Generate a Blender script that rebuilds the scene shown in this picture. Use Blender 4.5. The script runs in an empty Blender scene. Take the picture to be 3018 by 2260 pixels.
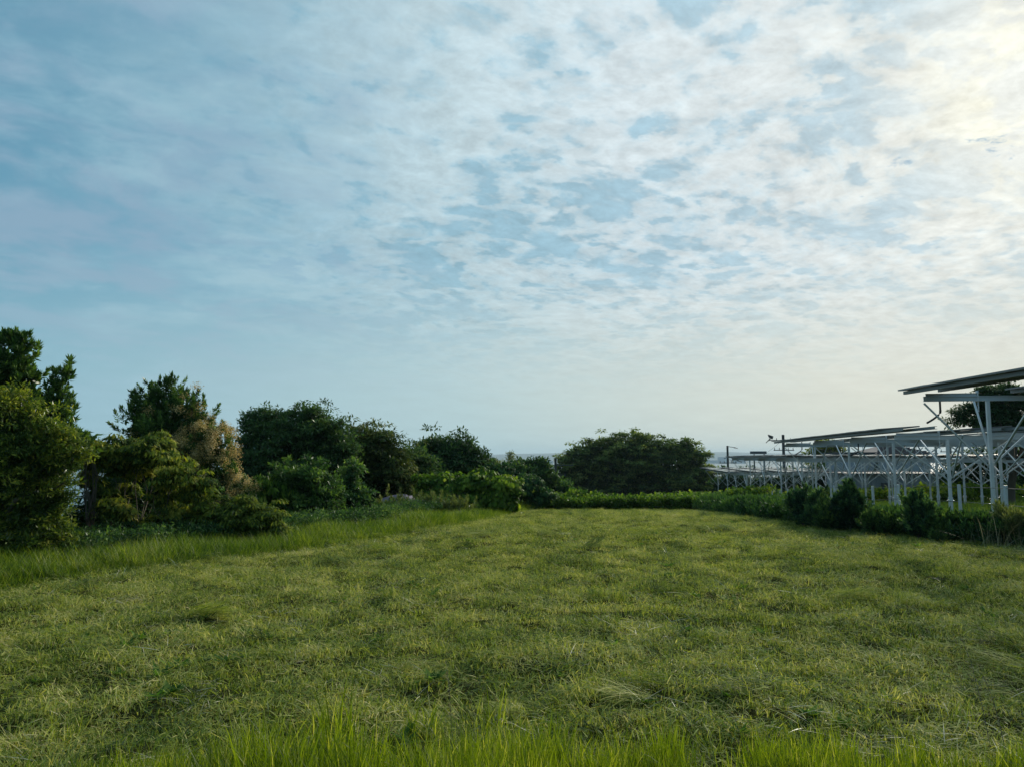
import bpy, bmesh, math, random
import numpy as np
from mathutils import Vector, Matrix, noise as mnoise

SC = bpy.context.scene
COL = SC.collection
R = math.radians

# ------------------------------------------------------------------ camera
EYE = 1.75
FPX, CX, CY = 740.0, 512.0, 383.0
PITCH = math.atan((456.4 - CY) / FPX)
cam_d = bpy.data.cameras.new('camera')
cam = bpy.data.objects.new('camera', cam_d)
COL.objects.link(cam)
cam.location = (0, 0, EYE)
cam.rotation_euler = (math.pi / 2 + PITCH, 0, 0)
cam_d.sensor_width = 36.0
cam_d.lens = 36.0 * FPX / 1024.0
cam_d.clip_start = 0.05
cam_d.clip_end = 60000
SC.camera = cam
_cp, _sp = math.cos(PITCH), math.sin(PITCH)


def ray(px, py):
    """unit-depth direction (y = 1) seen at a picture position, used to lay the place out"""
    a, b = (px - CX) / FPX, (CY - py) / FPX
    y = _cp - b * _sp
    return a / y, (_sp + b * _cp) / y


def at(px, py, d):
    rx, rz = ray(px, py)
    return rx * d, d, EYE + rz * d


# ------------------------------------------------------------------ world, sun, exposure
def sun_dir(px, py):
    rx, rz = ray(px, py)
    return Vector((rx, 1, rz)).normalized()


SUN = sun_dir(1066, 74)
SUN_EL = math.asin(SUN.z)
SUN_AZ = math.atan2(SUN.x, SUN.y)
sl = bpy.data.lights.new('sun', 'SUN')
sl.energy = 4.7
sl.angle = R(14)
sl.color = (1.0, 0.90, 0.74)
so = bpy.data.objects.new('sun', sl)
so.rotation_euler = SUN.to_track_quat('Z', 'Y').to_euler()
COL.objects.link(so)

SC.view_settings.view_transform = 'Standard'
SC.view_settings.look = 'None'
SC.view_settings.gamma = 1
SC.view_settings.use_curve_mapping = False
SC.view_settings.exposure = 0.0
SC.cycles.max_bounces = 8
SC.cycles.transparent_max_bounces = 16
SC.cycles.volume_bounces = 3


class G:
    """small helper to write node maths as expressions"""
    def __init__(s, tree):
        s.t = tree

    def n(s, kind, **kw):
        nd = s.t.nodes.new(kind)
        for k, v in kw.items():
            setattr(nd, k, v)
        return nd

    def put(s, sock, v):
        if isinstance(v, bpy.types.NodeSocket):
            s.t.links.new(v, sock)
        elif v is not None:
            try:
                sock.default_value = v
            except Exception:
                sock.default_value = (v, v, v)

    def m(s, op, a, b=None, c=None, clamp=False):
        nd = s.n('ShaderNodeMath', operation=op, use_clamp=clamp)
        s.put(nd.inputs[0], a)
        if b is not None: s.put(nd.inputs[1], b)
        if c is not None: s.put(nd.inputs[2], c)
        return nd.outputs[0]

    def v(s, op, a, b=None, out=0):
        nd = s.n('ShaderNodeVectorMath', operation=op)
        s.put(nd.inputs[0], a)
        if op == 'SCALE': s.put(nd.inputs[3], b)
        elif b is not None: s.put(nd.inputs[1], b)
        return nd.outputs[out]

    def noise(s, vec, scale, detail=4, rough=.5, dist=0, color=False, lac=2.0):
        nd = s.n('ShaderNodeTexNoise')
        s.put(nd.inputs['Vector'], vec)
        for k, x in (('Scale', scale), ('Detail', detail), ('Roughness', rough), ('Distortion', dist), ('Lacunarity', lac)):
            nd.inputs[k].default_value = x
        return nd.outputs['Color' if color else 0]

    def ss(s, x, a, b):
        """smooth step from a to b"""
        nd = s.n('ShaderNodeMapRange', interpolation_type='SMOOTHSTEP')
        s.put(nd.inputs['Value'], x)
        s.put(nd.inputs['From Min'], a); s.put(nd.inputs['From Max'], b)
        return nd.outputs[0]

    def mix(s, f, a, b):
        nd = s.n('ShaderNodeMix', data_type='RGBA')
        s.put(nd.inputs[0], f)
        s.put(nd.inputs[6], a if isinstance(a, bpy.types.NodeSocket) else (*a, 1))
        s.put(nd.inputs[7], b if isinstance(b, bpy.types.NodeSocket) else (*b, 1))
        return nd.outputs[2]

    def ramp(s, f, stops, interp='LINEAR'):
        nd = s.n('ShaderNodeValToRGB')
        cr = nd.color_ramp
        cr.interpolation = interp
        while len(cr.elements) < len(stops): cr.elements.new(0.5)
        for e, (p, c) in zip(cr.elements, stops):
            e.position = p
            e.color = (*c, 1)
        s.put(nd.inputs[0], f)
        return nd.outputs[0]


def lin(r, g, b):
    f = lambda c: ((c / 255) / 12.92 if c <= 10 else ((c / 255 + .055) / 1.055) ** 2.4)
    return (f(r), f(g), f(b))


world = bpy.data.worlds.new('World')
SC.world = world
world.use_nodes = True
wt = world.node_tree
wt.nodes.clear()
g = G(wt)
STR = 0.1
tc = g.n('ShaderNodeTexCoord').outputs['Generated']
sep = g.n('ShaderNodeSeparateXYZ')
g.put(sep.inputs[0], tc)
dx, dy, dz = sep.outputs
zc = g.m('MAXIMUM', dz, 0.0)
den = g.m('ADD', zc, 0.17)
comb = g.n('ShaderNodeCombineXYZ')
g.put(comb.inputs[0], g.m('DIVIDE', dx, den)); g.put(comb.inputs[1], g.m('DIVIDE', dy, den))
uv = g.v('SCALE', comb.outputs[0], g.ss(dz, -.06, .01))
# streets of cloud drift from lower left to upper right
rot = g.n('ShaderNodeVectorRotate', rotation_type='Z_AXIS')
g.put(rot.inputs['Vector'], uv); rot.inputs['Angle'].default_value = R(-30)
uvr = g.v('MULTIPLY', rot.outputs[0], (0.88, 1.0, 1.0))
ca = g.v('DOT_PRODUCT', tc, tuple(SUN), out=1)
ang = g.m('ARCCOSINE', ca)                      # radians from the sun
angd = g.m('DIVIDE', ang, math.pi / 2)

nish = g.n('ShaderNodeTexSky', sky_type='NISHITA')
nish.sun_disc = False
nish.sun_elevation = SUN_EL
nish.sun_rotation = SUN_AZ
nish.air_density = 1.0; nish.dust_density = 1.2; nish.ozone_density = 2.0

warp = g.v('ADD', uvr, g.v('SCALE', g.v('SUBTRACT', g.noise(uvr, 1.6, 3, .55, color=True), (.5, .5, .5)), 0.26))
big = g.noise(warp, 1.55, 4, .52)
mid = g.noise(g.v('ADD', warp, (7.3, 2.1, 0)), 5.0, 8, .60)
fine = g.noise(g.v('ADD', warp, (2.2, 8.1, 0)), 17.0, 8, .66)
vor = g.n('ShaderNodeTexVoronoi', feature='SMOOTH_F1')
g.put(vor.inputs['Vector'], g.v('ADD', warp, g.v('SCALE', g.v('SUBTRACT', g.noise(uvr, 8.0, 5, .6, color=True), (.5, .5, .5)), 0.30)))
vor.inputs['Scale'].default_value = 11.5
vor.inputs['Smoothness'].default_value = .8
cell = g.m('SUBTRACT', 1.0, g.ss(vor.outputs[0], .05, .80))   # 1 in the middle of a lump

right = g.ss(g.m('ADD', angd, g.m('MULTIPLY', g.m('SUBTRACT', mid, .5), .35)), .76, .40)        # 1 near the sun, 0 far
low = g.ss(dz, .27, .06)                                      # towards the horizon the relief dies out

# white (thin, back-lit) against blue-grey (thick lumps)
lump = g.m('ADD', g.m('MULTIPLY', cell, .42), g.m('MULTIPLY', fine, .45))
lump = g.m('ADD', lump, g.m('MULTIPLY', g.m('SUBTRACT', big, .5), .9))
lump = g.m('ADD', lump, g.m('MULTIPLY', g.m('SUBTRACT', mid, .5), 1.5))
lump = g.m('ADD', lump, g.m('MULTIPLY', g.m('SUBTRACT', g.noise(g.v('ADD', uvr, (5.3, .4, 0)), .8, 3, .5), .5), 1.1))
dark = g.m('ADD', g.m('MULTIPLY', g.ss(lump, .14, .66), .72), g.m('MULTIPLY', g.ss(lump, .40, .62), .28))
dark = g.m('MULTIPLY', g.m('MULTIPLY', dark, .90), g.m('SUBTRACT', 1.0, g.m('MULTIPLY', low, .45)))
texture = g.m('ADD', g.m('MULTIPLY', g.m('SUBTRACT', fine, .5), 1.3), g.m('MULTIPLY', g.m('SUBTRACT', mid, .5), .6))

bright = g.ramp(angd, [(0, (1.2, 1.22, 1.05)), (.045, (1.06, 1.05, .89)), (.10, (.91, .93, .87)), (.18, (.79, .85, .85)), (.30, (.69, .79, .83)), (.44, (.54, .69, .75)), (.60, (.38, .57, .66)), (.8, (.27, .48, .60)), (1, (.22, .42, .54))])
shade = g.ramp(angd, [(0, (.95, .97, .92)), (.06, (.84, .87, .83)), (.13, (.50, .64, .71)), (.30, (.33, .52, .63)), (.55, (.22, .44, .56)), (.8, (.15, .37, .50)), (1, (.13, .33, .46))])
lav = g.ramp(angd, [(0, (.9, .9, .9)), (.3, (.47, .60, .68)), (.6, (.27, .42, .55)), (1, (.22, .37, .50))])
# far from the sun: smooth veil between open blue and lavender stratus, with some pale wisps
veil = g.ss(g.m('ADD', big, g.m('MULTIPLY', g.m('SUBTRACT', mid, .5), .7)), .38, .60)
open_blue = g.mix(.35, shade, g.v('MULTIPLY', nish.outputs[0], (.06, .095, .10)))
left_col = g.mix(veil, open_blue, lav)
wisp = g.ss(g.m('ADD', g.m('MULTIPLY', g.noise(g.v('ADD', warp, (4.4, 1.9, 0)), 2.4, 7, .60), .85), g.m('MULTIPLY', fine, .15)), .46, .68)
left_col = g.mix(g.m('MULTIPLY', wisp, .85), left_col, bright)
right_col = g.mix(dark, bright, shade)
tex_gain = g.m('ADD', 1.0, g.m('MULTIPLY', texture, g.m('MULTIPLY', right, .62)))
right_col = g.v('SCALE', right_col, tex_gain)
# a few rents where deep blue shows
rent = g.ss(g.m('ADD', g.noise(g.v('ADD', warp, (3.1, 9.4, 0)), 1.6, 7, .62), g.m('MULTIPLY', g.m('SUBTRACT', fine, .5), .25)), .66, .71)
right_col = g.mix(g.m('MULTIPLY', rent, .7), right_col, (.20, .38, .54))
col = g.mix(right, left_col, right_col)
hz = g.ramp(angd, [(0, (.88, .83, .68)), (.25, (.76, .77, .66)), (.5, (.48, .64, .66)), (.8, (.29, .50, .60)), (1, (.26, .45, .56))])
wispy_h = g.m('MULTIPLY', g.m('SUBTRACT', mid, .5), .16)
hcol = g.v('SCALE', hz, g.m('ADD', 1.0, wispy_h))
col = g.mix(g.ss(dz, .27, .03), col, hcol)
bg = g.n('ShaderNodeBackground')
bg.inputs['Strength'].default_value = STR
g.put(bg.inputs['Color'], g.v('SCALE', col, 1.0 / STR))
wo = g.n('ShaderNodeOutputWorld')
wt.links.new(bg.outputs[0], wo.inputs[0])
world.cycles.sampling_method = 'MANUAL'
world.cycles.sample_map_resolution = 1024

# ------------------------------------------------------------------ helpers
rng = np.random.default_rng(11)


def tag(o, label=None, cat=None, group=None, kind=None):
    if label: o['label'] = label
    if cat: o['category'] = cat
    if group: o['group'] = group
    if kind: o['kind'] = kind
    return o


def link(name, me, parent=None, loc=(0, 0, 0)):
    o = bpy.data.objects.new(name, me)
    COL.objects.link(o)
    o.location = loc
    if parent: o.parent = parent
    return o


def root(name, label, cat, loc, group=None, rz=0.0):
    o = bpy.data.objects.new(name, None)
    o.empty_display_size = .3
    COL.objects.link(o)
    o.location = loc
    o.rotation_euler = (0, 0, rz)
    return tag(o, label, cat, group)


def mesh_np(name, V, F, mats=(), attrs=None, smooth=False, fmat=None):
    """V (n,3), F (m,k) with k the same for all faces; attrs: name -> per-vertex floats"""
    V = np.asarray(V, dtype=np.float32); F = np.asarray(F, dtype=np.int32)
    me = bpy.data.meshes.new(name)
    me.vertices.add(len(V)); me.vertices.foreach_set('co', V.ravel())
    k = F.shape[1]
    me.loops.add(F.size); me.loops.foreach_set('vertex_index', F.ravel())
    me.polygons.add(len(F))
    me.polygons.foreach_set('loop_start', np.arange(0, F.size, k, dtype=np.int32))
    me.polygons.foreach_set('loop_total', np.full(len(F), k, dtype=np.int32))
    if smooth: me.polygons.foreach_set('use_smooth', np.ones(len(F), dtype=bool))
    for m in mats: me.materials.append(m)
    if fmat is not None: me.polygons.foreach_set('material_index', np.asarray(fmat, dtype=np.int32))
    for a, d in (attrs or {}).items():
        at_ = me.attributes.new(a, 'FLOAT', 'POINT')
        at_.data.foreach_set('value', np.asarray(d, dtype=np.float32))
    me.update(calc_edges=True)
    return me


class MB:
    """collects boxes, bars and tubes into one mesh"""
    def __init__(s):
        s.v, s.f, s.m = [], [], []

    def add(s, vs, fs, mi=0):
        b = len(s.v)
        s.v += [tuple(v) for v in vs]
        s.f += [tuple(b + i for i in f) for f in fs]
        s.m += [mi] * len(fs)

    def box(s, lo, hi, mi=0):
        (a, b, c), (d, e, f) = lo, hi
        s.add([(a, b, c), (d, b, c), (d, e, c), (a, e, c), (a, b, f), (d, b, f), (d, e, f), (a, e, f)],
              [(0, 3, 2, 1), (4, 5, 6, 7), (0, 1, 5, 4), (1, 2, 6, 5), (2, 3, 7, 6), (3, 0, 4, 7)], mi)

    def bar(s, p, q, w, h, mi=0, up=(0, 0, 1)):
        p, q = Vector(p), Vector(q)
        d = (q - p).normalized()
        up = Vector(up)
        if abs(d.dot(up)) > .98: up = Vector((1, 0, 0))
        a = d.cross(up).normalized() * w / 2
        b = a.cross(d).normalized() * h / 2
        s.add([p - a - b, p + a - b, p + a + b, p - a + b, q - a - b, q + a - b, q + a + b, q - a + b],
              [(3, 2, 1, 0), (4, 5, 6, 7), (0, 1, 5, 4), (1, 2, 6, 5), (2, 3, 7, 6), (3, 0, 4, 7)], mi)

    def tube(s, pts, radii, n=6, mi=0, cap=True):
        pts = [Vector(p) for p in pts]
        rings = []
        b0 = len(s.v)
        ref = Vector((0.31, 0.2, 1)).normalized()
        for i, p in enumerate(pts):
            d = (pts[min(i + 1, len(pts) - 1)] - pts[max(i - 1, 0)]).normalized()
            r_ = ref if abs(d.dot(ref)) < .95 else Vector((1, 0, 0))
            a = d.cross(r_).normalized(); b = d.cross(a).normalized()
            r = radii[i] if hasattr(radii, '__len__') else radii
            for k in range(n):
                t = 2 * math.pi * k / n
                s.v.append(tuple(p + (a * math.cos(t) + b * math.sin(t)) * r))
            rings.append(b0 + i * n)
        for i in range(len(rings) - 1):
            for k in range(n):
                s.f.append((rings[i] + k, rings[i] + (k + 1) % n, rings[i + 1] + (k + 1) % n, rings[i + 1] + k)); s.m.append(mi)
        if cap:
            s.f.append(tuple(rings[0] + k for k in range(n))); s.m.append(mi)
            s.f.append(tuple(rings[-1] + k for k in reversed(range(n)))); s.m.append(mi)

    def mesh(s, name, mats, smooth=False):
        me = bpy.data.meshes.new(name)
        me.from_pydata(s.v, [], s.f)
        for m in (mats if isinstance(mats, (list, tuple)) else [mats]): me.materials.append(m)
        me.polygons.foreach_set('material_index', s.m)
        if smooth: me.polygons.foreach_set('use_smooth', [True] * len(me.polygons))
        me.update()
        return me

    def build(s, name, mats, parent=None, smooth=False, loc=(0, 0, 0)):
        return link(name, s.mesh(name, mats, smooth), parent, loc)


# ------------------------------------------------------------------ materials
def new_mat(name):
    m = bpy.data.materials.new(name)
    m.use_nodes = True
    m.node_tree.nodes.clear()
    return m, G(m.node_tree)


def finish(m, gg, surf):
    o = gg.n('ShaderNodeOutputMaterial')
    m.node_tree.links.new(surf, o.inputs[0])
    return m


def leaf_mat(name, stops, trans=.45, gloss=.12, rough=.45, patch=.35, pscale=1.2, tcol=None, obj_rand=.0, rows=0):
    """foliage: colour by the leaf's own tint, drifting from patch to patch, light passing through"""
    m, gg = new_mat(name)
    at_ = gg.n('ShaderNodeAttribute', attribute_name='tint').outputs['Fac']
    pos = gg.n('ShaderNodeNewGeometry').outputs['Position']
    nz = gg.noise(pos, pscale, 4, .6)
    t = gg.m('ADD', at_, gg.m('MULTIPLY', gg.m('SUBTRACT', nz, .5), patch * 2.4))
    if obj_rand:
        t = gg.m('ADD', t, gg.m('MULTIPLY', gg.m('SUBTRACT', gg.n('ShaderNodeObjectInfo').outputs['Random'], .5), obj_rand))
    if rows:                                    # bands left by the mower, each pass laying the grass its own way
        sp = gg.n('ShaderNodeSeparateXYZ'); gg.put(sp.inputs[0], pos)
        l_ = gg.m('SUBTRACT', gg.m('MULTIPLY', sp.outputs[0], math.cos(R(7))), gg.m('MULTIPLY', sp.outputs[1], math.sin(R(7))))
        l_ = gg.m('ADD', l_, gg.m('MULTIPLY', gg.noise(pos, .25, 2), .8))
        t = gg.m('ADD', t, gg.m('MULTIPLY', gg.m('SINE', gg.m('MULTIPLY', l_, 2 * math.pi / 1.9)), rows))
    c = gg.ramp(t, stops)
    d = gg.n('ShaderNodeBsdfDiffuse'); gg.put(d.inputs[0], c)
    tr = gg.n('ShaderNodeBsdfTranslucent')
    gg.put(tr.inputs[0], gg.v('MULTIPLY', c, tcol or (1.25, 1.35, .45)))
    mx = gg.n('ShaderNodeMixShader'); mx.inputs[0].default_value = trans
    m.node_tree.links.new(d.outputs[0], mx.inputs[1]); m.node_tree.links.new(tr.outputs[0], mx.inputs[2])
    gl = gg.n('ShaderNodeBsdfGlossy'); gl.inputs['Roughness'].default_value = rough
    gl.inputs[0].default_value = (.8, .85, .8, 1)
    fr = gg.n('ShaderNodeFresnel'); fr.inputs[0].default_value = 1.4
    mx2 = gg.n('ShaderNodeMixShader')
    gg.put(mx2.inputs[0], gg.m('MULTIPLY', fr.outputs[0], gloss * 2.4, clamp=True))
    m.node_tree.links.new(mx.outputs[0], mx2.inputs[1]); m.node_tree.links.new(gl.outputs[0], mx2.inputs[2])
    return finish(m, gg, mx2.outputs[0])


def plain_mat(name, col, rough=.6, metal=0.0, var=.12, scale=6.0, bump=0.0, spec=.5):
    m, gg = new_mat(name)
    pos = gg.n('ShaderNodeTexCoord').outputs['Object']
    nz = gg.noise(pos, scale, 5, .6)
    f = gg.m('ADD', 1 - var, gg.m('MULTIPLY', nz, 2 * var))
    p = gg.n('ShaderNodeBsdfPrincipled')
    cc = gg.n('ShaderNodeRGB'); cc.outputs[0].default_value = (*col, 1)
    gg.put(p.inputs['Base Color'], gg.v('SCALE', cc.outputs[0], f))
    gg.put(p.inputs['Roughness'], gg.m('ADD', rough - .08, gg.m('MULTIPLY', nz, .16)))
    p.inputs['Metallic'].default_value = metal
    p.inputs['Specular IOR Level'].default_value = spec
    if bump:
        b = gg.n('ShaderNodeBump'); b.inputs['Strength'].default_value = bump
        gg.put(b.inputs['Height'], nz); m.node_tree.links.new(b.outputs[0], p.inputs['Normal'])
    return finish(m, gg, p.outputs[0])


M_galv = plain_mat('galvanised_steel', (.56, .60, .63), .40, .4, .18, 9)
M_purlin = plain_mat('dull_purlin', (.15, .17, .175), .5, .3, .15, 4)
M_brace = plain_mat('bright_galvanised_brace', (.52, .56, .58), .35, .5, .12, 9)
M_galv2 = plain_mat('galvanised_beam', (.44, .48, .50), .42, .4, .2, 4)
M_frame = plain_mat('panel_frame', (.13, .14, .145), .4, .7, .1, 4)
M_back = plain_mat('shaded_backsheet', (.10, .115, .115), .6, 0, .12, 2)  # whitish backsheet darkened: the shade of the underside is put into its colour
M_black = plain_mat('black_cable', (.02, .022, .024), .5)
M_bark = plain_mat('bark', (.10, .085, .065), .9, 0, .35, 14, .4)
M_twig = plain_mat('pale_twig', (.16, .13, .10), .85, 0, .3, 20)
M_wire = plain_mat('wire', (.12, .13, .13), .5, .5)
M_pole = plain_mat('concrete_pole', (.11, .115, .12), .8, 0, .15, 3)
M_wall = plain_mat('grey_cladding', (.30, .33, .37), .8, 0, .10, 1.2)
M_wall2 = plain_mat('pale_cladding', (.42, .44, .45), .8, 0, .08, 1.0)
M_dark = plain_mat('dark_metal', (.035, .04, .042), .5)
M_tile = plain_mat('roof_tile', (.11, .085, .085), .55, 0, .3, 3)
M_conc = plain_mat('pale_concrete', (.48, .48, .46), .85, 0, .15, 3)
M_glassdark = plain_mat('window_glass', (.03, .04, .05), .12)
M_purple = plain_mat('faded_sheet', (.12, .105, .15), .7, 0, .3, 5)
M_tank = plain_mat('pale_green_enamel', (.32, .42, .40), .5)

# glass face of a panel: cells under glass, reflects the bright sky
m, gg = new_mat('panel_glass')
p_ = gg.n('ShaderNodeBsdfPrincipled')
oc = gg.n('ShaderNodeTexCoord').outputs['Object']
bk = gg.n('ShaderNodeTexBrick', offset=0.0)
gg.put(bk.inputs['Vector'], oc)
bk.inputs['Scale'].default_value = 6.0
bk.inputs['Brick Width'].default_value = 1.0; bk.inputs['Row Height'].default_value = 1.0
bk.inputs['Mortar Size'].default_value = .02
bk.inputs['Color1'].default_value = (.012, .018, .035, 1); bk.inputs['Color2'].default_value = (.014, .022, .04, 1)
bk.inputs['Mortar'].default_value = (.10, .11, .12, 1)
gg.put(p_.inputs['Base Color'], bk.outputs[0])
gg.put(p_.inputs['Roughness'], gg.m('ADD', .16, gg.m('MULTIPLY', gg.noise(oc, 3, 4), .2)))
p_.inputs['Coat Weight'].default_value = .6
M_glass = finish(m, gg, p_.outputs[0])

# ------------------------------------------------------------------ lie of the land
PY = np.array([-60, 0, 14, 18, 22, 30, 38, 45, 60, 89, 112, 160, 250, 400, 900, 3000.])
PZ = np.array([0, 0, 0, -.09, -.18, -.52, -.98, -1.42, -2.2, -3.15, -6, -15, -26, -31.5, -36, -45.])
FIELD_END = 38.0


def bl(y):                    # x of the left edge of the mown field
    return np.interp(y, [-5, 4, 9.9, 12.5, 14.5, 17.4, 23, 36, 60], [-12, -9.8, -6.8, -5.1, -3.9, -2.9, -1.1, .9, 4.5])


def br(y):                    # x of the right edge
    return np.interp(y, [-5, 4, 11, 14.4, 16.3, 18.5, 21, 26, 36, 40, 60], [12, 12.0, 11.2, 9.9, 9.2, 8.6, 8.0, 8.1, 9.1, 9.5, 13.])


def ground(x, y):
    x = np.asarray(x, float); y = np.asarray(y, float)
    z = sum(np.interp(y + k, PY, PZ) for k in np.linspace(-2.5, 2.5, 7)) / 7
    left = np.clip(bl(y) - 3.5 - x, 0, 400)
    near = np.clip((y + 10) / 25, 0, 1)
    z = z - near * (left ** 1.35) * .085 * (1 - .6 * np.clip((left - 10) / 60, 0, 1))
    z = np.maximum(z, -40 - np.clip(y, 0, 3000) * .004)
    # gentle swell of the field
    z = z + .035 * np.sin(x * .55 + 1.3) * np.sin(y * .42 + .5) + .02 * np.sin(x * 1.7 + y * .9)
    return z


def fbm2(x, y, seed=0, octs=((.8, 1), (.4, .5), (.2, .25))):
    """cheap value noise on numpy arrays; octs: (cell size, weight)"""
    out = np.zeros_like(x, dtype=float); tot = 0
    for k, (cell, w) in enumerate(octs):
        X, Y = x / cell, y / cell
        xi, yi = np.floor(X).astype(np.int64), np.floor(Y).astype(np.int64)
        fx, fy = X - xi, Y - yi
        fx = fx * fx * (3 - 2 * fx); fy = fy * fy * (3 - 2 * fy)

        def h(a, b):
            n = (a * 374761393 + b * 668265263 + (seed + k) * 974634777) & 0xffffffff
            n = ((n ^ (n >> 13)) * 1274126177) & 0xffffffff
            return ((n ^ (n >> 16)) & 0xffff) / 65535.0
        v = (h(xi, yi) * (1 - fx) + h(xi + 1, yi) * fx) * (1 - fy) + (h(xi, yi + 1) * (1 - fx) + h(xi + 1, yi + 1) * fx) * fy
        out += v * w; tot += w
    return out / tot


def lumps(x, y):
    """heaps and hollows of cut grass lying on the field, metres"""
    a = fbm2(x * .62, y, 5, ((.7, .45), (.33, .8), (.17, .8)))
    b = fbm2(x, y, 9, ((3.2, 1), (1.6, .5)))
    c = fbm2(x, y, 15, ((.13, 1), (.07, .5)))
    return (a - .5) * .20 + (b - .5) * .05 + (c - .5) * .07


def surf(x, y):
    x = np.asarray(x, float); y = np.asarray(y, float)
    inside = np.clip((x - bl(y)) / .8, 0, 1) * np.clip((br(y) - x) / .8, 0, 1) * np.clip((FIELD_END - y) / 2, 0, 1)
    return ground(x, y) + lumps(x, y) * (.25 + .75 * inside) * np.clip((70 - y) / 20, 0, 1)


def lines(*spans):
    out = []
    for a, b, n in spans: out += list(np.linspace(a, b, n, endpoint=False))
    return np.array(out + [spans[-1][1]])


gx = lines((-900, -120, 14), (-120, -30, 20), (-30, -10, 60), (-10, 12, 200), (12, 36, 70), (36, 140, 22), (140, 900, 14))
gy = lines((-60, 1, 20), (1, 14, 120), (14, 40, 150), (40, 110, 110), (110, 420, 50), (420, 900, 8))
XX, YY = np.meshgrid(gx, gy)
ZZ = surf(XX, YY)
nx_, ny_ = len(gx), len(gy)
idx = np.arange(nx_ * ny_).reshape(ny_, nx_)
FF = np.stack([idx[:-1, :-1], idx[:-1, 1:], idx[1:, 1:], idx[1:, :-1]], -1).reshape(-1, 4)

m, gg = new_mat('earth_and_thatch')
pos = gg.n('ShaderNodeNewGeometry').outputs['Position']
n1 = gg.noise(pos, .7, 6, .6); n2 = gg.noise(pos, 9, 6, .7); n3 = gg.noise(gg.v('MULTIPLY', pos, (1, 1, .2)), 60, 4, .7)
c = gg.mix(gg.ss(n1, .4, .62), (.030, .036, .012), (.055, .055, .020))
c = gg.mix(gg.ss(n2, .45, .7), c, (.050, .062, .016))
c = gg.mix(gg.ss(n3, .5, .75), c, (.10, .105, .04))
d_ = gg.n('ShaderNodeBsdfDiffuse'); gg.put(d_.inputs[0], c)
bp = gg.n('ShaderNodeBump'); bp.inputs['Strength'].default_value = .8; bp.inputs['Distance'].default_value = .04
gg.put(bp.inputs['Height'], gg.m('ADD', n2, n3)); m.node_tree.links.new(bp.outputs[0], d_.inputs['Normal'])
M_ground = finish(m, gg, d_.outputs[0])
gr = link('ground', mesh_np('ground', np.stack([XX.ravel(), YY.ravel(), ZZ.ravel()], -1), FF, [M_ground], smooth=True))
tag(gr, kind='structure')

# ------------------------------------------------------------------ sea, far shore, hills, haze
SEA = -30.0
m, gg = new_mat('sea_water')
pos = gg.n('ShaderNodeNewGeometry').outputs['Position']
p_ = gg.n('ShaderNodeBsdfPrincipled')
p_.inputs['Base Color'].default_value = (.03, .06, .07, 1)
p_.inputs['Roughness'].default_value = .22
p_.inputs['IOR'].default_value = 1.33
bp = gg.n('ShaderNodeBump'); bp.inputs['Strength'].default_value = .5; bp.inputs['Distance'].default_value = 1.5
gg.put(bp.inputs['Height'], gg.m('ADD', gg.noise(gg.v('MULTIPLY', pos, (.6, 1.0, 1)), .12, 5, .6), gg.m('MULTIPLY', gg.noise(pos, .02, 3), 2.0)))
m.node_tree.links.new(bp.outputs[0], p_.inputs['Normal'])
M_sea = finish(m, gg, p_.outputs[0])
sx = np.linspace(-9000, 9000, 25); sy = np.concatenate([np.linspace(-200, 2000, 12), np.linspace(2600, 9000, 8)])
SX, SY = np.meshgrid(sx, sy)
si = np.arange(SX.size).reshape(SX.shape)
sea = link('sea', mesh_np('sea', np.stack([SX.ravel(), SY.ravel(), np.full(SX.size, SEA)], -1),
                          np.stack([si[:-1, :-1], si[:-1, 1:], si[1:, 1:], si[1:, :-1]], -1).reshape(-1, 4), [M_sea]))
tag(sea, kind='structure')

M_far = plain_mat('distant_woods', (.07, .10, .09), 1, 0, .3, .004)
M_farb = plain_mat('distant_building', (.42, .45, .48), .8, 0, .1, .01)


def ridge(name, y0, width, prof_px, zbase, back, mat):
    """far land as a solid ridge; profile given as (x picture, metres above the eye)"""
    xs = np.linspace(-9000, 9000, 260)
    pxs = CX + FPX * xs / y0 / _cp
    h = np.interp(pxs, [p[0] for p in prof_px], [p[1] for p in prof_px])
    h = h + (fbm2(xs, xs * 0, 3, ((900, 1), (300, .6), (120, .4))) - .5) * .16 * (h - zbase + 4)
    V, F = [], []
    for i, x in enumerate(xs):
        V += [(x, y0, zbase), (x, y0 + width * .25, zbase + (h[i] - zbase) * .72), (x, y0 + width * .5, h[i]), (x, y0 + width, zbase)]
    for i in range(len(xs) - 1):
        for k in range(3):
            F.append((i * 4 + k, i * 4 + 4 + k, i * 4 + 5 + k, i * 4 + 1 + k))
    return tag(link(name, mesh_np(name, V, F, [mat], smooth=True)), kind='structure')


ridge('far_shore', 4000, 500, [(0, -16), (500, -16), (520, -20), (600, -14), (700, -15), (760, -20), (1100, -18)], SEA - 1, 0, M_far)
ridge('hills', 7600, 1200, [(-400, 20), (0, 35), (380, 15), (430, 22), (480, 28), (545, 44), (600, 58), (700, 52), (742, 58), (800, 44), (860, 50), (930, 40), (1030, 30), (1500, 30)], SEA - 1, 0, M_far)

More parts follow.
